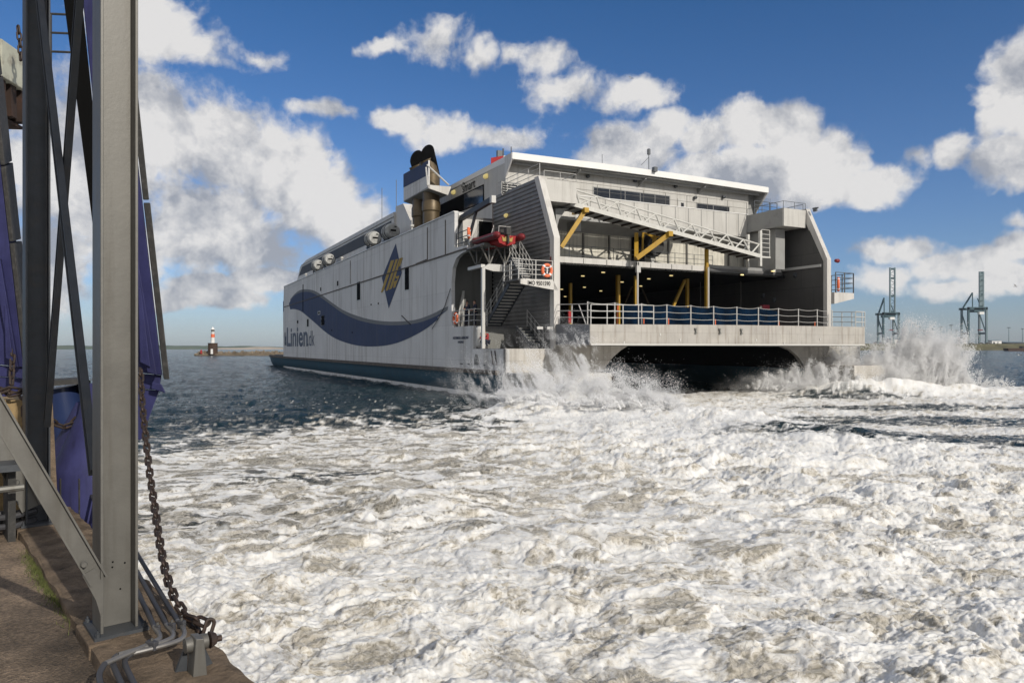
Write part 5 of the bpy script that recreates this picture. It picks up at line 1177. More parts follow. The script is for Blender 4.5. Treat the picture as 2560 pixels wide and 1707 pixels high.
# ------------------------------------------------------------------ numpy noise
def _hash(ix, iy, seed):
    h = (ix*374761393+iy*668265263+seed*2147483647+1013) & 0xFFFFFFFF
    h = ((h ^ (h >> 13))*1274126177) & 0xFFFFFFFF
    return ((h ^ (h >> 16)) & 0xFFFF).astype(np.float32)/65535.0
def pn(x, y, seed=0):
    ix = np.floor(x).astype(np.int64); iy = np.floor(y).astype(np.int64); fx = (x-ix).astype(np.float32); fy = (y-iy).astype(np.float32)
    u = fx*fx*fx*(fx*(fx*6-15)+10); v = fy*fy*fy*(fy*(fy*6-15)+10)
    def g(dx, dy):
        a = _hash(ix+dx, iy+dy, seed)*2*np.pi; return np.cos(a)*(fx-dx)+np.sin(a)*(fy-dy)
    return ((g(0,0)*(1-u)+g(1,0)*u)*(1-v)+(g(0,1)*(1-u)+g(1,1)*u)*v)*1.5
def fbm(x, y, o, seed=0, g=.5):
    s = 0; a = 1; n = 0
    for k in range(o): s = s+a*pn(x, y, seed+k*17); n += a; x = x*2.03+5.1; y = y*2.03-3.7; a *= g
    return s/n
def ridged(x, y, o, seed=0, g=.5):
    s = 0; a = 1; n = 0
    for k in range(o): s = s+a*(1-np.abs(pn(x, y, seed+k*13))*2); n += a; x = x*2.1+1.7; y = y*2.1+9.2; a *= g
    return s/n
def sst(a, b, x): t = np.clip((x-a)/(b-a), 0, 1); return t*t*(3-2*t)
NX, rows = 1000, []
y = 3.6
while y < 1500:
    rows.append(y); y += min(max(y*y/4200, .012), y*.012)
Yr = np.array(rows, dtype=np.float64); NY = len(Yr)
tx = np.linspace(-1, 1, NX); 
half = Yr*.93+2.2
X = tx[None, :]*half[:, None]; Y = np.repeat(Yr[:, None], NX, 1)
print('water grid', NX, NY)
def gb(cx, cy, rx, ry, rot=0):
    c_, s_ = math.cos(rot), math.sin(rot); dx = X-cx; dy = Y-cy; a = (dx*c_+dy*s_)/rx; b = (-dx*s_+dy*c_)/ry; return np.exp(-(a*a+b*b))
# foam coverage field, laid out on the water around the ship's jets
w1 = pn(X*.12, Y*.12, 3)*3.6+pn(X*.3, Y*.6, 5)*2.2+pn(X*.9, Y*1.8, 6)*.9
front = 30.0+.0*X                                  # left of the wake the foam ends about 30 m out
lx = sst(-14, 1.0, X)
frontL = 26.5+lx*7.5
cov = 1-sst(frontL-6.0, frontL+6.5, Y+w1*1.1)
wake = sst(-1.5, 2.5, X-(Y-33)*.12+w1*.4)*(1-sst(50, 56, Y+w1*.9))*sst(16, 24, Y)
cov = np.maximum(cov, wake)
cov = np.maximum(cov, (1-sst(57, 64, Y+w1))*sst(20, 26, X)*(Y > 20))
cov = np.maximum(cov, np.clip(1.5*gb(3, 33.5, 7, 4.5)+1.5*gb(25, 50.5, 9, 3.5), 0, 1))
dark = gb(14.5, 24.5, 6.5, 2.0, -.12)*1.2+gb(19, 31, 8, 2.0, -.1)+gb(21, 38, 7, 1.8, 0)*.9+gb(-5.2, 18, 2.2, 1.0, .1)*.5+gb(-6.5, 13.5, 1.5, .9, 0)*.4+gb(22, 47, 5, 2.5, 0)*.8
cov = np.clip(cov-dark*.62, 0, 1)
# heights
wx = X+.45*pn(X*.35, Y*.35, 21)+.22*pn(X*1.1, Y*1.1, 22)+.05*pn(X*5, Y*5, 25); wy = Y+.45*pn(X*.35+9, Y*.35, 23)+.22*pn(X*1.1, Y*1.1+4, 24)+.05*pn(X*5+3, Y*5, 26)
nf = np.clip(1.4-Y/75., .25, 1)                    # fine displacement only where the mesh can carry it
choppy = (.10*fbm(wx*.25, wy*.5, 3, 31)+.07*ridged(wx*.45, wy*.9, 3, 33)*1.0+.035*ridged(wx*1.3, wy*2.4, 3, 35))
turb = .26*fbm(wx*.33, wy*.42, 3, 41)+.10*np.abs(pn(wx*.8, wy*1.1, 43))*2+.045*np.abs(pn(wx*2.0, wy*2.7, 44))*2*nf+.040*ridged(wx*2.6, wy*3.6, 3, 45)*nf+.026*np.abs(pn(wx*5.1, wy*6.6, 46))*2*nf+.018*np.abs(pn(wx*11, wy*12, 48))*2*nf**2+.014*pn(wx*26, wy*28, 49)*nf**3
vio = .75+.55*fbm(X*.16, Y*.16, 2, 51)+.5*gb(3, 27, 6, 9)+.35*gb(9, 18, 6, 6)
Z = choppy*(1-cov)*1.9+(turb*vio*(1-.45*sst(9,16,Y)*(1-sst(-1,5,X)))*.9-.12)*cov
# mounds thrown up by the waterjets and the churned ridge running towards the camera
Z += 1.35*gb(3.1, 34.2, 4.2, 2.2, .15)*(1+.35*pn(X*.8, Y*.8, 61)+.15*pn(X*2, Y*2, 62))
Z += .55*gb(7.5, 29.5, 4.5, 3.0, -.5)*(1+.4*pn(X*.8, Y*.8, 63))+.35*gb(11, 24, 3.8, 2.6, -.6)*(1+.4*pn(X, Y, 64))
Z += .9*gb(24.5, 50.5, 4.8, 2.2, .1)*(1+.5*pn(X*.8, Y*.8, 65))+.5*gb(31, 52, 5, 2.2)*(1+.5*pn(X*.7, Y*.7, 66))
Z += .28*gb(-9, 31.0, 9, 1.1, .05)+.16*gb(-4, 37, 9, 1.2, .12)-.22*gb(-9, 33.6, 9, 1.6, .05)
Z += 0.35*gb(-1.8, 14.5, 1.5, 1.0, .3)+.3*gb(.8, 12.0, 1.2, .8)+.25*gb(4.2, 11.2, 1.6, .8, -.2)
Z *= (1-sst(180, 420, Y)); 
# smooth boils: domes of brownish aerated water welling up, ringed with froth
def worley(x, y, seed):
    ix = np.floor(x).astype(np.int64); iy = np.floor(y).astype(np.int64); best = np.full(x.shape, 9., dtype=np.float32); hh = np.zeros(x.shape, dtype=np.float32)
    for dx in (-1, 0, 1):
        for dy in (-1, 0, 1):
            a = _hash(ix+dx, iy+dy, seed); b = _hash(ix+dx, iy+dy, seed+7); d = np.hypot(ix+dx+a-x, iy+dy+b-y).astype(np.float32)
            k = d < best; best = np.where(k, d, best); hh = np.where(k, _hash(ix+dx, iy+dy, seed+19), hh)
    return best, hh
bx2 = wx+.12*pn(X*3, Y*3, 27); by2 = wy+.12*pn(X*3, Y*3, 28)
w1_, h1_ = worley(bx2*.75, by2*.85, 101); w2_, h2_ = worley(bx2*1.5, by2*1.7, 103)
boild = np.maximum(sst(.50, .36, w1_)*(h1_ < .30), sst(.52, .36, w2_)*(h2_ < .24)) if False else np.maximum((1-sst(.34, .50, w1_))*(h1_ < .34), (1-sst(.34, .50, w2_))*(h2_ < .26))
rim = np.maximum(np.exp(-((w1_-.54)/.07)**2)*(h1_ < .34), np.exp(-((w2_-.54)/.09)**2)*(h2_ < .26))
Z += (.07*boild*(1-w1_**2)+.035*rim)*cov*nf
# foam whiteness: ridges and filaments white, smooth boils taupe
fil = ridged(wx*1.6, wy*2.0, 4, 71, .6); boil = fbm(wx*.55, wy*.75, 3, 73); fine = ridged(wx*5.5, wy*6.5, 3, 75, .6)
wht = .74+.75*(fil-.60)+.40*(fine-.6)*nf-.9*np.clip(boil-.06, 0, 1)+.9*(turb-.15)-.30*boild+.28*rim
gb_w = gb(3, 33, 6, 5)+gb(8, 28, 6, 5)*.7+gb(25, 50, 8, 3)+gb(11, 23, 5, 4)*.5
lace = ridged(wx*.8, wy*1.9, 4, 81, .6)
zone = sst(9, 16, Y)*(1-sst(-1, 5, X))
wht = wht-zone*np.clip((.60-lace)*2.0, 0, .6)-.05
wht = np.clip(wht+.40*gb_w, 0, 1)
cv = cov*1.0
# thin lacing in the half-covered fringe, sparse streaks in open water
fr_ = np.clip(sst(.0, .5, cov)*(1-sst(.6, 1, cov)), 0, 1)
cv = np.clip(cv-fr_*(.72-lace)*1.6, 0, 1)
st_ = sst(.80, .93, ridged(wx*.5, wy*2.6, 3, 83, .55)); near_ship = np.clip(gb(-7, 38, 14, 6)+gb(-2, 40, 9, 6), 0, 1)
cv = np.clip(cv+st_*(.55*near_ship+.14*(Y < 120))*(1-cov), 0, 1)
cv = np.where((cov > .5) & (lace < .42) & (X < 0) & (Y > 12), cv*.55, cv)
me = bpy.data.meshes.new('water')
co = np.empty((NY*NX, 3), dtype=np.float32); co[:, 0] = X.ravel(); co[:, 1] = Y.ravel(); co[:, 2] = Z.ravel()
me.vertices.add(NY*NX); me.vertices.foreach_set('co', co.ravel())
i0 = (np.arange(NY-1)[:, None]*NX+np.arange(NX-1)[None, :]).ravel()
q4 = np.stack([i0, i0+1, i0+1+NX, i0+NX], 1).astype(np.int32); nF = len(q4)
me.loops.add(nF*4); me.loops.foreach_set('vertex_index', q4.ravel()); me.polygons.add(nF)
me.polygons.foreach_set('loop_start', np.arange(0, nF*4, 4, dtype=np.int32)); me.polygons.foreach_set('loop_total', np.full(nF, 4, dtype=np.int32))
me.polygons.foreach_set('use_smooth', np.ones(nF, dtype=bool)); me.update(calc_edges=True)
for nm, arr in (('cover', cv), ('white', wht)):
    at = me.attributes.new(nm, 'FLOAT', 'POINT'); at.data.foreach_set('value', arr.ravel().astype(np.float32))
wm, nt, N, L, B = newmat('sea_and_foam')
geo = nd(N, 'ShaderNodeNewGeometry'); ac = nd(N, 'ShaderNodeAttribute', attribute_name='cover'); aw = nd(N, 'ShaderNodeAttribute', attribute_name='white')
mp = nd(N, 'ShaderNodeMapping'); L.new(geo.outputs['Position'], mp.inputs[0]); mp.inputs['Scale'].default_value = (1, 1.25, 1)
nw = nd(N, 'ShaderNodeTexNoise', Scale=1.6, Detail=3.); L.new(mp.outputs[0], nw.inputs['Vector'])
va = nd(N, 'ShaderNodeVectorMath', operation='MULTIPLY_ADD'); L.new(nw.outputs['Color'], va.inputs[0]); va.inputs[1].default_value = (.7,.7,.7); L.new(mp.outputs[0], va.inputs[2])
nfz = nd(N, 'ShaderNodeTexNoise', Scale=7., Detail=7., Roughness=.68, Distortion=.6); L.new(va.outputs[0], nfz.inputs['Vector'])
nbg = nd(N, 'ShaderNodeTexNoise', Scale=22., Detail=5., Roughness=.7, Distortion=.4); L.new(va.outputs[0], nbg.inputs['Vector'])
vr = nd(N, 'ShaderNodeTexVoronoi', Scale=5.5, feature='DISTANCE_TO_EDGE'); L.new(va.outputs[0], vr.inputs['Vector'])
# ridged filaments from the fine noise
def mth(op, a, b=None, clamp=False):
    n = nd(N, 'ShaderNodeMath', operation=op, use_clamp=clamp)
    for i, v in enumerate((a, b)):
        if v is None: continue
        if isinstance(v, (int, float)): n.inputs[i].default_value = v
        else: L.new(v, n.inputs[i])
    return n.outputs[0]
rid = mth('SUBTRACT', 1., mth('MULTIPLY', mth('ABSOLUTE', mth('SUBTRACT', nfz.outputs[0], .5)), 5.), True)
wsum = mth('ADD', mth('ADD', aw.outputs['Fac'], mth('MULTIPLY', mth('SUBTRACT', rid, .5), .55)), mth('MULTIPLY', mth('SUBTRACT', nbg.outputs[0], .5), .5))
ramp = nd(N, 'ShaderNodeValToRGB'); cr = ramp.color_ramp; cr.elements[0].position = .02; cr.elements[0].color = (.33,.305,.25,1); cr.elements[1].position = .82; cr.elements[1].color = (.82,.81,.78,1)
e = cr.elements.new(.24); e.color = (.54,.50,.43,1); e = cr.elements.new(.46); e.color = (.74,.715,.66,1)
L.new(wsum, ramp.inputs[0])
# water colour: deep blue-green open sea
sea = nd(N, 'ShaderNodeValToRGB'); sea.color_ramp.elements[0].color = (.007,.018,.026,1); sea.color_ramp.elements[1].color = (.02,.046,.052,1); n5 = nd(N, 'ShaderNodeTexNoise', Scale=.15, Detail=4.); L.new(geo.outputs['Position'], n5.inputs['Vector']); L.new(n5.outputs[0], sea.inputs[0])
cvr = nd(N, 'ShaderNodeMapRange'); L.new(mth('ADD', ac.outputs['Fac'], mth('MULTIPLY', mth('SUBTRACT', mth('ADD', mth('MULTIPLY', nfz.outputs[0], .6), mth('MULTIPLY', rid, .4)), .5), .55)), cvr.inputs[0]); cvr.inputs[1].default_value = .12; cvr.inputs[2].default_value = .68
mx = nd(N, 'ShaderNodeMix', data_type='RGBA'); L.new(cvr.outputs[0], mx.inputs[0]); L.new(sea.outputs[0], mx.inputs[6]); L.new(ramp.outputs[0], mx.inputs[7]); L.new(mx.outputs[2], B.inputs['Base Color'])
ro = nd(N, 'ShaderNodeMapRange'); L.new(cvr.outputs[0], ro.inputs[0]); ro.inputs[3].default_value = .12; ro.inputs[4].default_value = .85; L.new(ro.outputs[0], B.inputs['Roughness'])
B.inputs['IOR'].default_value = 1.33; L.new(mth('MULTIPLY', cvr.outputs[0], .65), B.inputs['Subsurface Weight']); B.inputs['Specular IOR Level'].default_value = .3; B.inputs['Subsurface Radius'].default_value = (1., .95, .9); B.inputs['Subsurface Scale'].default_value = .05
wv = nd(N, 'ShaderNodeTexNoise', Scale=1.7, Detail=6., Roughness=.62); mp2 = nd(N, 'ShaderNodeMapping'); mp2.inputs['Scale'].default_value = (.7, 1.8, 1); L.new(geo.outputs['Position'], mp2.inputs[0]); L.new(mp2.outputs[0], wv.inputs['Vector'])
hsum = mth('ADD', mth('MULTIPLY', mth('MULTIPLY', mth('ADD', mth('MULTIPLY', nfz.outputs[0], .04), mth('MULTIPLY', mth('ADD', rid, nbg.outputs[0]), .010)), cvr.outputs[0]), 1.), mth('MULTIPLY', mth('MULTIPLY', wv.outputs[0], .42), mth('SUBTRACT', 1., cvr.outputs[0])))
bp = nd(N, 'ShaderNodeBump', Strength=.9, Distance=1.0); L.new(hsum, bp.inputs['Height']); L.new(bp.outputs[0], B.inputs['Normal'])
me.materials.append(wm)
water = bpy.data.objects.new('water', me); COL.objects.link(water); tag(water, kind='structure')
m = MB(); m.add([(-3000,-600,-1.5), (3000,-600,-1.5), (3000,3.5,-1.5), (-3000,3.5,-1.5)], [(0,1,2,3)])
m.add([(-3000,3.5,-1.5), (3000,3.5,-1.5), (3000,4500,-1.5), (-3000,4500,-1.5)], [(0,1,2,3)]); m.build('sea_floor', mat('sea_floor_dark', (.01,.02,.025), .3), None, kind='structure')
# ------------------------------------------------------------------ spray: droplets + dense mist
def octa(c, r):
    return [c+Vector((r,0,0)), c+Vector((-r,0,0)), c+Vector((0,r,0)), c+Vector((0,-r,0)), c+Vector((0,0,r)), c+Vector((0,0,-r))]
OF = np.array([(0,2,1),(0,1,3),(0,3,2),(1,2,3)])
OV = np.array([(1,1,1),(-1,-1,1),(-1,1,-1),(1,-1,-1)], dtype=np.float32)*.75
spm, nt, N, L, B = newmat('spray_droplets'); B.inputs['Base Color'].default_value = (.98,.98,.98,1); B.inputs['Roughness'].default_value = .6; B.inputs['Subsurface Weight'].default_value = .0
B.inputs['Emission Strength'].default_value = 0
def droplets(name, P_, R_, lab):
    n = len(P_); vs = (P_[:, None, :]+OV[None]*R_[:, None, None]).reshape(-1, 3).astype(np.float32)
    fs = (OF[None]+4*np.arange(n)[:, None, None]).reshape(-1).astype(np.int32)
    me = bpy.data.meshes.new(name); me.vertices.add(len(vs)); me.vertices.foreach_set('co', vs.ravel()); nf_ = n*4
    me.loops.add(nf_*3); me.loops.foreach_set('vertex_index', fs); me.polygons.add(nf_); me.polygons.foreach_set('loop_start', np.arange(0, nf_*3, 3, dtype=np.int32)); me.polygons.foreach_set('loop_total', np.full(nf_, 3, dtype=np.int32)); me.polygons.foreach_set('use_smooth', np.ones(nf_, dtype=bool)); me.update(calc_edges=True)
    me.materials.append(spm); o = bpy.data.objects.new(name, me); COL.objects.link(o); tag(o, lab, 'spray', kind='stuff'); return o
G = np.random.default_rng(12)
def plume(px0, py0, px1, py1, d, dr, n, w0, w1, rmin=.006, rmax=.02, pw=1.5):
    """droplets thrown from a foot point to a crest point, widening upwards"""
    a = np.array(far(px0, py0, d)); b = np.array(far(px1, py1, d)); n = int(n*2.4); t = G.random(n)**pw
    wd_ = (w0+(w1-w0)*t)[:, None]; p = a+(b-a)*t[:, None]+G.normal(size=(n, 3))*wd_*np.array([1, dr, .8])*.5
    cl = pn(p[:, 0]*1.6+p[:, 2]*.7, p[:, 2]*.8, 91)+.7*pn(p[:, 0]*5+p[:, 2]*2, p[:, 2]*2.5, 92)
    keep = G.random(n) < .45+1.3*cl; p = p[keep]; p = p[p[:, 2] > .05]
    return p, rmin+(rmax-rmin)*G.random(len(p))**3
def multi(name, lst, lab):
    ps, rs = zip(*[plume(*a) for a in lst]); return droplets(name, np.concatenate(ps), np.concatenate(rs), lab)
def jets(A, B, n_j, per, h0, h1, out, spread, r0, r1, lean=0., deep=.5):
    ps, rs = [], []; A = np.array(A); B = np.array(B)
    for j in range(n_j):
        t = G.random(); base = A+(B-A)*t+G.normal(size=3)*np.array([.5,deep,.05]); env = .35+.65*sin(pi*min(max(t, .02), .98))
        h = (h0+(h1-h0)*G.random()**2)*env; v = np.array([G.normal()*out+lean*h, -abs(G.normal())*out*.6, h*2.0])
        k = int(per*(.5+G.random())*(.5+h/h1)); s = G.random(k)**.8*(.55+.45*G.random()); 
        p = base+v*s[:, None]; p[:, 2] -= h*1.0*s*s; p += G.normal(size=(k, 3))*(spread*(.25+s)*(.4+.6*h/h1))[:, None]*(.3+G.random(k)**2)[:, None]
        ps.append(p); rs.append((r0+(r1-r0)*G.random(k)**4)*(1-.45*s))
    p = np.concatenate(ps); r = np.concatenate(rs); k = p[:, 2] > 0; return p[k], r[k]
P1 = [jets(far(1310, 0, 36)*Vector((1,1,0))+Vector((0,0,.3)), far(1660, 0, 31.5)*Vector((1,1,0))+Vector((0,0,.4)), 300, 560, .3, 1.35, .5, .17, .014, .036),
      jets(far(1290, 0, 35.5)*Vector((1,1,0))+Vector((0,0,.7)), far(1640, 0, 33)*Vector((1,1,0))+Vector((0,0,.6)), 520, 480, .12, .6, .7, .16, .016, .040, 0, 1.5),
      jets(far(1330, 0, 38.5)*Vector((1,1,0))+Vector((0,0,.6)), far(1470, 0, 38.5)*Vector((1,1,0))+Vector((0,0,.6)), 40, 420, .7, 2.0, .3, .14, .007, .016),
      jets(far(1200, 0, 33)*Vector((1,1,0))+Vector((0,0,.1)), far(1900, 0, 25)*Vector((1,1,0))+Vector((0,0,.2)), 240, 130, .15, .6, .5, .08, .006, .016),
      jets(far(1450, 0, 29)*Vector((1,1,0))+Vector((0,0,.2)), far(2050, 0, 27)*Vector((1,1,0))+Vector((0,0,.2)), 200, 130, .15, .6, .5, .08, .006, .016)]
droplets('spray', np.concatenate([a[0] for a in P1]), np.concatenate([a[1] for a in P1]), 'white torn jets and droplets leaping off the churned mound astern of the nearer hull')
P2 = [jets(far(1900, 0, 50)*Vector((1,1,0))+Vector((0,0,.3)), far(2180, 0, 52)*Vector((1,1,0))+Vector((0,0,.3)), 200, 560, .4, 2.0, .6, .22, .018, .045),
      jets(far(2150, 0, 53)*Vector((1,1,0))+Vector((0,0,.3)), far(2400, 0, 53)*Vector((1,1,0))+Vector((0,0,.3)), 260, 900, .8, 5.4, .8, .45, .018, .045, .22),
      jets(far(2250, 0, 52)*Vector((1,1,0))+Vector((0,0,.3)), far(2520, 0, 55)*Vector((1,1,0))+Vector((0,0,.2)), 120, 260, .3, 1.3, .5, .16, .012, .03)]
droplets('spray', np.concatenate([a[0] for a in P2]), np.concatenate([a[1] for a in P2]), 'white jets and droplets shooting up beyond the far hull, highest at their right side')
# small splashes scattered over the foreground wash
sp_, sr_ = [], []
for k in range(90):
    yy = 7+22*G.random()**1.3; xx = (G.random()*1.5-.62)*yy
    if xx < -yy*.45: continue
    a = jets((xx-.25, yy, .12), (xx+.25, yy+.1, .12), 5, 26, .05, .22, .12, .018, .0022, .006); sp_.append(a[0]); sr_.append(a[1])
droplets('spray', np.concatenate(sp_), np.concatenate(sr_), 'small scattered splashes flicking up across the white wash in the foreground')
multi('spray', [(1260, 985, 1200, 920, 37, .8, 12000, 1.3, 1.8, .004, .010), (1300, 960, 1290, 860, 38, .8, 9000, .9, 1.4, .004, .009), (1380, 960, 1400, 815, 39, .8, 16000, .8, 1.3, .004, .010), (1450, 935, 1462, 850, 39, .6, 22000, .4, .7, .005, .012),
                (1200, 1000, 1150, 940, 37, .8, 9000, .8, 2.0, .004, .010), (1350, 1000, 1340, 950, 34, 1, 24000, 1.8, 1.6, .006, .016, 1), (1480, 1010, 1540, 975, 33, 1, 36000, 2.0, 1.3, .006, .016, 1), (1620, 1030, 1640, 990, 32, 1, 20000, 1.7, 1.0, .006, .016, 1)],
      'fine white spray bursting up beside the nearer hull at the stern')
multi('spray', [(2110, 950, 2120, 870, 53, .8, 15000, 1.6, 1.8, .01, .03), (2200, 960, 2260, 900, 54, .8, 24000, 2.6, 3.0, .01, .03), (2280, 960, 2350, 860, 54, .8, 26000, 1.8, 1.8, .01, .03), (2330, 940, 2385, 840, 54, .8, 16000, .8, 1.3, .01, .03), (1900, 990, 2050, 960, 50, 1, 20000, 2.2, 1.3, .008, .016, 1), (2380, 985, 2400, 950, 56, 1, 7000, 1.5, 1.2, .01, .03, 1), (2080, 910, 2095, 868, 54, .5, 9000, .9, .8, .01, .025)],
      'tall white plume of spray behind the far hull reaching right')
def mist(name, c, r, dens, scale, lab, rot=0, tilt=0):
    m, nt, N, L, B = newmat(name+'_vapour'); N.remove(B); out = N['Material Output']
    pv = nd(N, 'ShaderNodeVolumePrincipled'); pv.inputs['Color'].default_value = (1,1,1,1); pv.inputs['Anisotropy'].default_value = 0.
    tc = nd(N, 'ShaderNodeTexCoord'); ln = nd(N, 'ShaderNodeVectorMath', operation='LENGTH'); L.new(tc.outputs['Object'], ln.inputs[0])
    ge = nd(N, 'ShaderNodeNewGeometry'); ns = nd(N, 'ShaderNodeTexNoise', Scale=scale, Detail=5., Roughness=.62); L.new(ge.outputs['Position'], ns.inputs['Vector'])
    def mt2(op, a, b=None, cl=False):
        n = nd(N, 'ShaderNodeMath', operation=op, use_clamp=cl)
        for i, v in enumerate((a, b)):
            if v is None: continue
            if isinstance(v, (int, float)): n.inputs[i].default_value = v
            else: L.new(v, n.inputs[i])
        return n.outputs[0]
    core = mt2('SUBTRACT', 1., ln.outputs['Value'], True)
    d_ = mt2('MULTIPLY', mt2('ADD', mt2('MULTIPLY', core, 1.1), mt2('MULTIPLY', mt2('SUBTRACT', ns.outputs[0], .56), 2.6), True), mt2('MULTIPLY', core, dens*2.))
    L.new(d_, pv.inputs['Density']); L.new(pv.outputs[0], out.inputs['Volume'])
    mb_ = MB(); prof = [(sin(t*pi/10), -cos(t*pi/10)) for t in range(1, 10)]; mb_.lathe((0,0,0), [(.02,-1)]+prof+[(.02,1)], 18)
    o = mb_.build(name, m, None, label=lab, cat='spray', kind='stuff'); o.location = c; o.scale = r; o.rotation_euler = (0, tilt, rot); return o
mist('mist', far(1400, 990, 35), (4.4, 1.8, 1.3), 1.0, 1.4, 'dense white mist hanging over the nearer waterjet wash')
mist('mist', far(1580, 1010, 33), (3.4, 1.6, .9), .5, 1.5, 'lower white mist over the churned ridge astern of the ferry')
mist('mist', far(1130, 985, 37), (4.5, 1.2, .9), .10, 1.2, 'thin low mist drifting along the blue hull side')
mist('mist', far(2210, 955, 53), (6.4, 2.2, 2.8), 1.6, .9, 'white mist at the foot of the far plume')
mist('mist', far(2325, 915, 54), (2.6, 1.8, 3.2), 3.4, 1.1, 'tall white mist column leaning right beyond the ferry', tilt=.5)
mist('mist', far(1960, 965, 50.5), (5.6, 1.6, 1.4), 1.0, 1.1, 'white mist rolling under the dark stern tunnel')
# ------------------------------------------------------------------ world, sun, camera
SUN_DIR = Vector((.648, -.762, 0)).normalized(); EL = radians(29)
w = bpy.data.worlds.new('World'); SC.world = w; w.use_nodes = True; nt = w.node_tree; N, L = nt.nodes, nt.links
bgn = N['Background']; bgn.inputs[1].default_value = .08
sky = nd(N, 'ShaderNodeTexSky', sky_type='NISHITA'); sky.sun_disc = False; sky.sun_elevation = EL; sky.sun_rotation = atan2(SUN_DIR.x, SUN_DIR.y); sky.air_density = 1.0; sky.dust_density = .6; sky.ozone_density = 2.2; sky.altitude = 0
def mnode(N_, L_, op, a, b=None, cl=False):
    n = N_.new('ShaderNodeMath'); n.operation = op; n.use_clamp = cl
    for i, v in enumerate((a, b)):
        if v is None: continue
        if isinstance(v, (int, float)): n.inputs[i].default_value = v
        else: L_.new(v, n.inputs[i])
    return n.outputs[0]
# cloud bank positions: (azimuth, elevation, half width, half height) from compass sightings
CL_ = [(380,60,190,95,1),(470,120,150,70,.8),(640,140,110,34,.62),(560,170,90,30,.5),
 (420,330,200,150,1.25),(560,370,170,140,1.25),(690,430,170,130,1.2),(800,500,140,120,1.2),(500,560,260,150,1.25),(880,565,140,80,1.15),(930,640,150,60,1.0),(300,300,120,120,1.1),(650,620,240,80,1.05),(200,420,260,260,1.15),(60,640,220,200,1.05),(20,250,120,140,.7),
 (560,735,170,50,1.6),(700,700,120,48,1.5),(430,755,130,36,1.4),
 (800,288,115,34,.85),(985,306,120,42,.9),(1120,335,150,56,.8),(1270,338,170,40,.85),
 (950,118,80,20,.6),(1090,110,100,48,.72),(1190,145,90,42,.7),(1290,140,60,34,.6),(1365,150,80,56,.75),(1410,220,100,56,.9),(1560,235,130,38,.66),(1600,250,80,34,.7),
 (1530,345,100,54,1.15),(1640,340,80,56,1.15),(1560,400,150,60,1.2),(1740,360,110,70,1.3),(1870,310,130,84,1.35),(1990,320,110,90,1.35),(2090,390,120,100,1.3),(1900,430,260,84,1.35),(2180,470,130,60,1.2),(2050,480,200,44,1.1),(1760,440,160,60,1.2),(2290,400,50,36,.8),
 (2530,170,120,90,1.3),(2480,240,110,50,1.2),(2550,290,110,90,1.3),(2470,320,70,70,1.0),(2380,395,75,50,1.1),(2500,400,110,66,1.15),(2570,440,110,50,1.0),
 (2180,610,90,40,1.0),(2260,600,110,46,1.1),(2340,640,110,50,1.0),(2450,640,110,52,1.1),(2530,610,90,40,1.0),(2200,680,110,44,.85),(2360,700,130,30,.8),(2500,680,120,50,1.0),(2560,560,60,30,.6)]
cg = bpy.data.node_groups.new('CloudField', 'ShaderNodeTree')
cg.interface.new_socket('Vector', in_out='INPUT', socket_type='NodeSocketVector'); cg.interface.new_socket('Density', in_out='OUTPUT', socket_type='NodeSocketFloat'); cg.interface.new_socket('Puff', in_out='OUTPUT', socket_type='NodeSocketFloat'); cg.interface.new_socket('Billow', in_out='OUTPUT', socket_type='NodeSocketFloat')
GN, GL = cg.nodes, cg.links; gi = GN.new('NodeGroupInput'); go = GN.new('NodeGroupOutput')
# warp the sighting vector so outlines billow
n0 = nd(GN, 'ShaderNodeTexNoise', Scale=5., Detail=5., Roughness=.58); GL.new(gi.outputs[0], n0.inputs['Vector'])
wv_ = nd(GN, 'ShaderNodeVectorMath', operation='MULTIPLY_ADD'); sb = nd(GN, 'ShaderNodeVectorMath', operation='SUBTRACT'); GL.new(n0.outputs['Color'], sb.inputs[0]); sb.inputs[1].default_value = (.5,.5,.5)
GL.new(sb.outputs[0], wv_.inputs[0]); wv_.inputs[1].default_value = (.12,.09,0); GL.new(gi.outputs[0], wv_.inputs[2])
acc = None
for (cx_, cy_, rx_, ry_, s_) in CL_:
    az = atan2((cx_-CX)/FPX, 1); hyp = sqrt(1+((cx_-CX)/FPX)**2); el = atan2((HY-cy_)/FPX, hyp); rx = rx_/FPX/hyp**2; ry = ry_/FPX/hyp
    a = nd(GN, 'ShaderNodeVectorMath', operation='SUBTRACT'); GL.new(wv_.outputs[0], a.inputs[0]); a.inputs[1].default_value = (az, el, 0)
    b = nd(GN, 'ShaderNodeVectorMath', operation='MULTIPLY'); GL.new(a.outputs[0], b.inputs[0]); b.inputs[1].default_value = (1/rx, 1/ry, 0)
    l_ = nd(GN, 'ShaderNodeVectorMath', operation='LENGTH'); GL.new(b.outputs[0], l_.inputs[0])
    v = mnode(GN, GL, 'MULTIPLY', mnode(GN, GL, 'SUBTRACT', 1.12, l_.outputs['Value']), s_)
    if acc is None: acc = v
    else:
        sm = GN.new('ShaderNodeMath'); sm.operation = 'SMOOTH_MAX'; sm.inputs[2].default_value = .25; GL.new(acc, sm.inputs[0]); GL.new(v, sm.inputs[1]); acc = sm.outputs[0]
n1 = nd(GN, 'ShaderNodeTexNoise', Scale=9., Detail=9., Roughness=.60, Distortion=.15); GL.new(gi.outputs[0], n1.inputs['Vector'])
vb = nd(GN, 'ShaderNodeTexNoise', Scale=26., Detail=5., Roughness=.55); GL.new(wv_.outputs[0], vb.inputs['Vector'])
bil = mnode(GN, GL, 'ABSOLUTE', mnode(GN, GL, 'SUBTRACT', vb.outputs[0], .5))
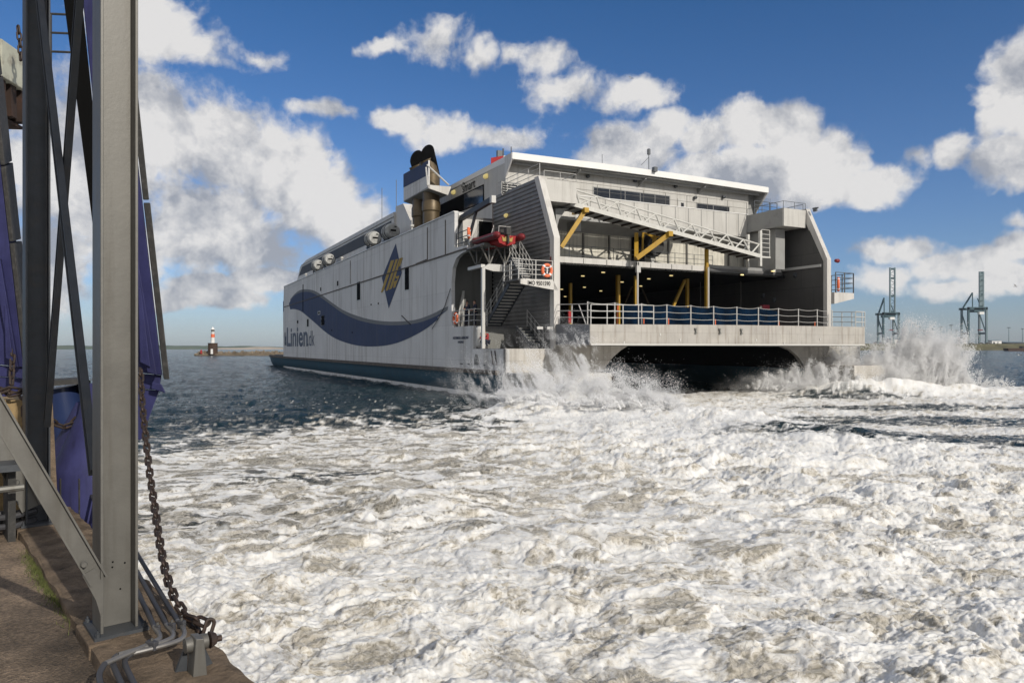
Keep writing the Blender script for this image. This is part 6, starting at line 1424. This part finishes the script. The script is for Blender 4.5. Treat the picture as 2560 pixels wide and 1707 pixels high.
nz = mnode(GN, GL, 'SUBTRACT', mnode(GN, GL, 'MULTIPLY', mnode(GN, GL, 'SUBTRACT', n1.outputs[0], .5), 2.1), mnode(GN, GL, 'MULTIPLY', bil, 1.1))
spx = nd(GN, 'ShaderNodeSeparateXYZ'); GL.new(gi.outputs[0], spx.inputs[0])
bk = GN.new('ShaderNodeMapRange'); GL.new(mnode(GN, GL, 'ABSOLUTE', spx.outputs[0]), bk.inputs[0]); bk.inputs[1].default_value = .85; bk.inputs[2].default_value = 1.3; bk.inputs[3].default_value = -.9; bk.inputs[4].default_value = .75  # unseen cloud added to the sides and behind, for brighter neutral fill
tot = mnode(GN, GL, 'ADD', mnode(GN, GL, 'MAXIMUM', mnode(GN, GL, 'MAXIMUM', acc, -.9), bk.outputs[0]), nz)
GL.new(tot, go.inputs[0]); GL.new(n1.outputs[0], go.inputs[1]); GL.new(bil, go.inputs[2])
tcw = nd(N, 'ShaderNodeTexCoord'); sp = nd(N, 'ShaderNodeSeparateXYZ'); L.new(tcw.outputs['Generated'], sp.inputs[0])
az = mnode(N, L, 'ARCTAN2', sp.outputs[0], sp.outputs[1]); el = mnode(N, L, 'ARCSINE', sp.outputs[2])
cv = nd(N, 'ShaderNodeCombineXYZ'); L.new(az, cv.inputs[0]); L.new(el, cv.inputs[1])
g1 = N.new('ShaderNodeGroup'); g1.node_tree = cg; L.new(cv.outputs[0], g1.inputs[0])
of = nd(N, 'ShaderNodeVectorMath', operation='ADD'); L.new(cv.outputs[0], of.inputs[0]); of.inputs[1].default_value = (.034, .062, 0)
g2 = N.new('ShaderNodeGroup'); g2.node_tree = cg; L.new(of.outputs[0], g2.inputs[0])
al = N.new('ShaderNodeMapRange'); al.interpolation_type = 'SMOOTHSTEP'; L.new(g1.outputs[0], al.inputs[0]); al.inputs[1].default_value = .06; al.inputs[2].default_value = .62
# light reaches a cloud point through less cloud towards the sun
sh = N.new('ShaderNodeMapRange'); L.new(g2.outputs[0], sh.inputs[0]); sh.inputs[1].default_value = .1; sh.inputs[2].default_value = 2.0
pf_ = mnode(N, L, 'MULTIPLY', mnode(N, L, 'SUBTRACT', g1.outputs[1], g2.outputs[1]), 4.)
lit = mnode(N, L, 'ADD', mnode(N, L, 'ADD', mnode(N, L, 'SUBTRACT', .74, sh.outputs[0]), pf_), mnode(N, L, 'MULTIPLY', g1.outputs[2], 1.9), True)
cc = nd(N, 'ShaderNodeMix', data_type='RGBA'); L.new(lit, cc.inputs[0]); cc.inputs[6].default_value = (4.8,5.1,5.8,1); cc.inputs[7].default_value = (10.8,10.6,10.4,1)
# deepen the blue of the clear sky with height
tint = nd(N, 'ShaderNodeMix', data_type='RGBA', blend_type='MULTIPLY'); tint.inputs[0].default_value = 1; L.new(sky.outputs[0], tint.inputs[6])
tr2 = N.new('ShaderNodeMapRange'); L.new(sp.outputs[2], tr2.inputs[0]); tr2.inputs[1].default_value = 0; tr2.inputs[2].default_value = .50
tm = nd(N, 'ShaderNodeMix', data_type='RGBA'); L.new(tr2.outputs[0], tm.inputs[0]); tm.inputs[6].default_value = (.94,1.08,1.46,1); tm.inputs[7].default_value = (.32,.78,1.22,1)
L.new(tm.outputs[2], tint.inputs[7])
mxw = nd(N, 'ShaderNodeMix', data_type='RGBA'); L.new(mnode(N, L, 'MULTIPLY', al.outputs[0], .96), mxw.inputs[0]); L.new(tint.outputs[2], mxw.inputs[6]); L.new(cc.outputs[2], mxw.inputs[7])
L.new(mxw.outputs[2], bgn.inputs[0])
sl = bpy.data.lights.new('sun', 'SUN'); sl.energy = 3.7; sl.angle = radians(.6); sl.color = (1, .94, .85)
so = bpy.data.objects.new('sun', sl); COL.objects.link(so)
dv_ = Vector((SUN_DIR.x*cos(EL), SUN_DIR.y*cos(EL), sin(EL))); so.rotation_euler = dv_.to_track_quat('Z', 'Y').to_euler(); so.location = (20, -20, 40)
cam = bpy.data.cameras.new('camera'); co_ = bpy.data.objects.new('camera', cam); COL.objects.link(co_); SC.camera = co_
co_.location = CAM; co_.rotation_euler = (pi/2, 0, 0); cam.sensor_width = 36; cam.lens = 36*FPX/2560; cam.shift_y = (HY-853.5)/2560; cam.clip_end = 20000; cam.clip_start = .05
SC.view_settings.view_transform = 'Standard'; SC.view_settings.look = 'None'; SC.view_settings.gamma = 1; SC.view_settings.exposure = -.14; SC.view_settings.use_curve_mapping = False
SC.cycles.max_bounces = 8; SC.cycles.volume_bounces = 5; SC.cycles.transparent_max_bounces = 8; SC.cycles.volume_step_rate = 2.0; SC.cycles.volume_max_steps = 128
SC.cycles.use_adaptive_sampling = True; SC.cycles.use_denoising = True

# ------------------------------------------------------------------ the harbour air
hm_, nt, N, L, B = newmat('harbour_air'); N.remove(B); pv = nd(N, 'ShaderNodeVolumePrincipled'); pv.inputs['Color'].default_value = (.80,.88,1,1); pv.inputs['Density'].default_value = .00007; pv.inputs['Anisotropy'].default_value = .1
L.new(pv.outputs[0], N['Material Output'].inputs['Volume'])
MB().bb((-3400, -700, -3), (3400, 4700, 140)).build('haze', hm_, None, kind='stuff', label='thin blue harbour haze', cat='haze')
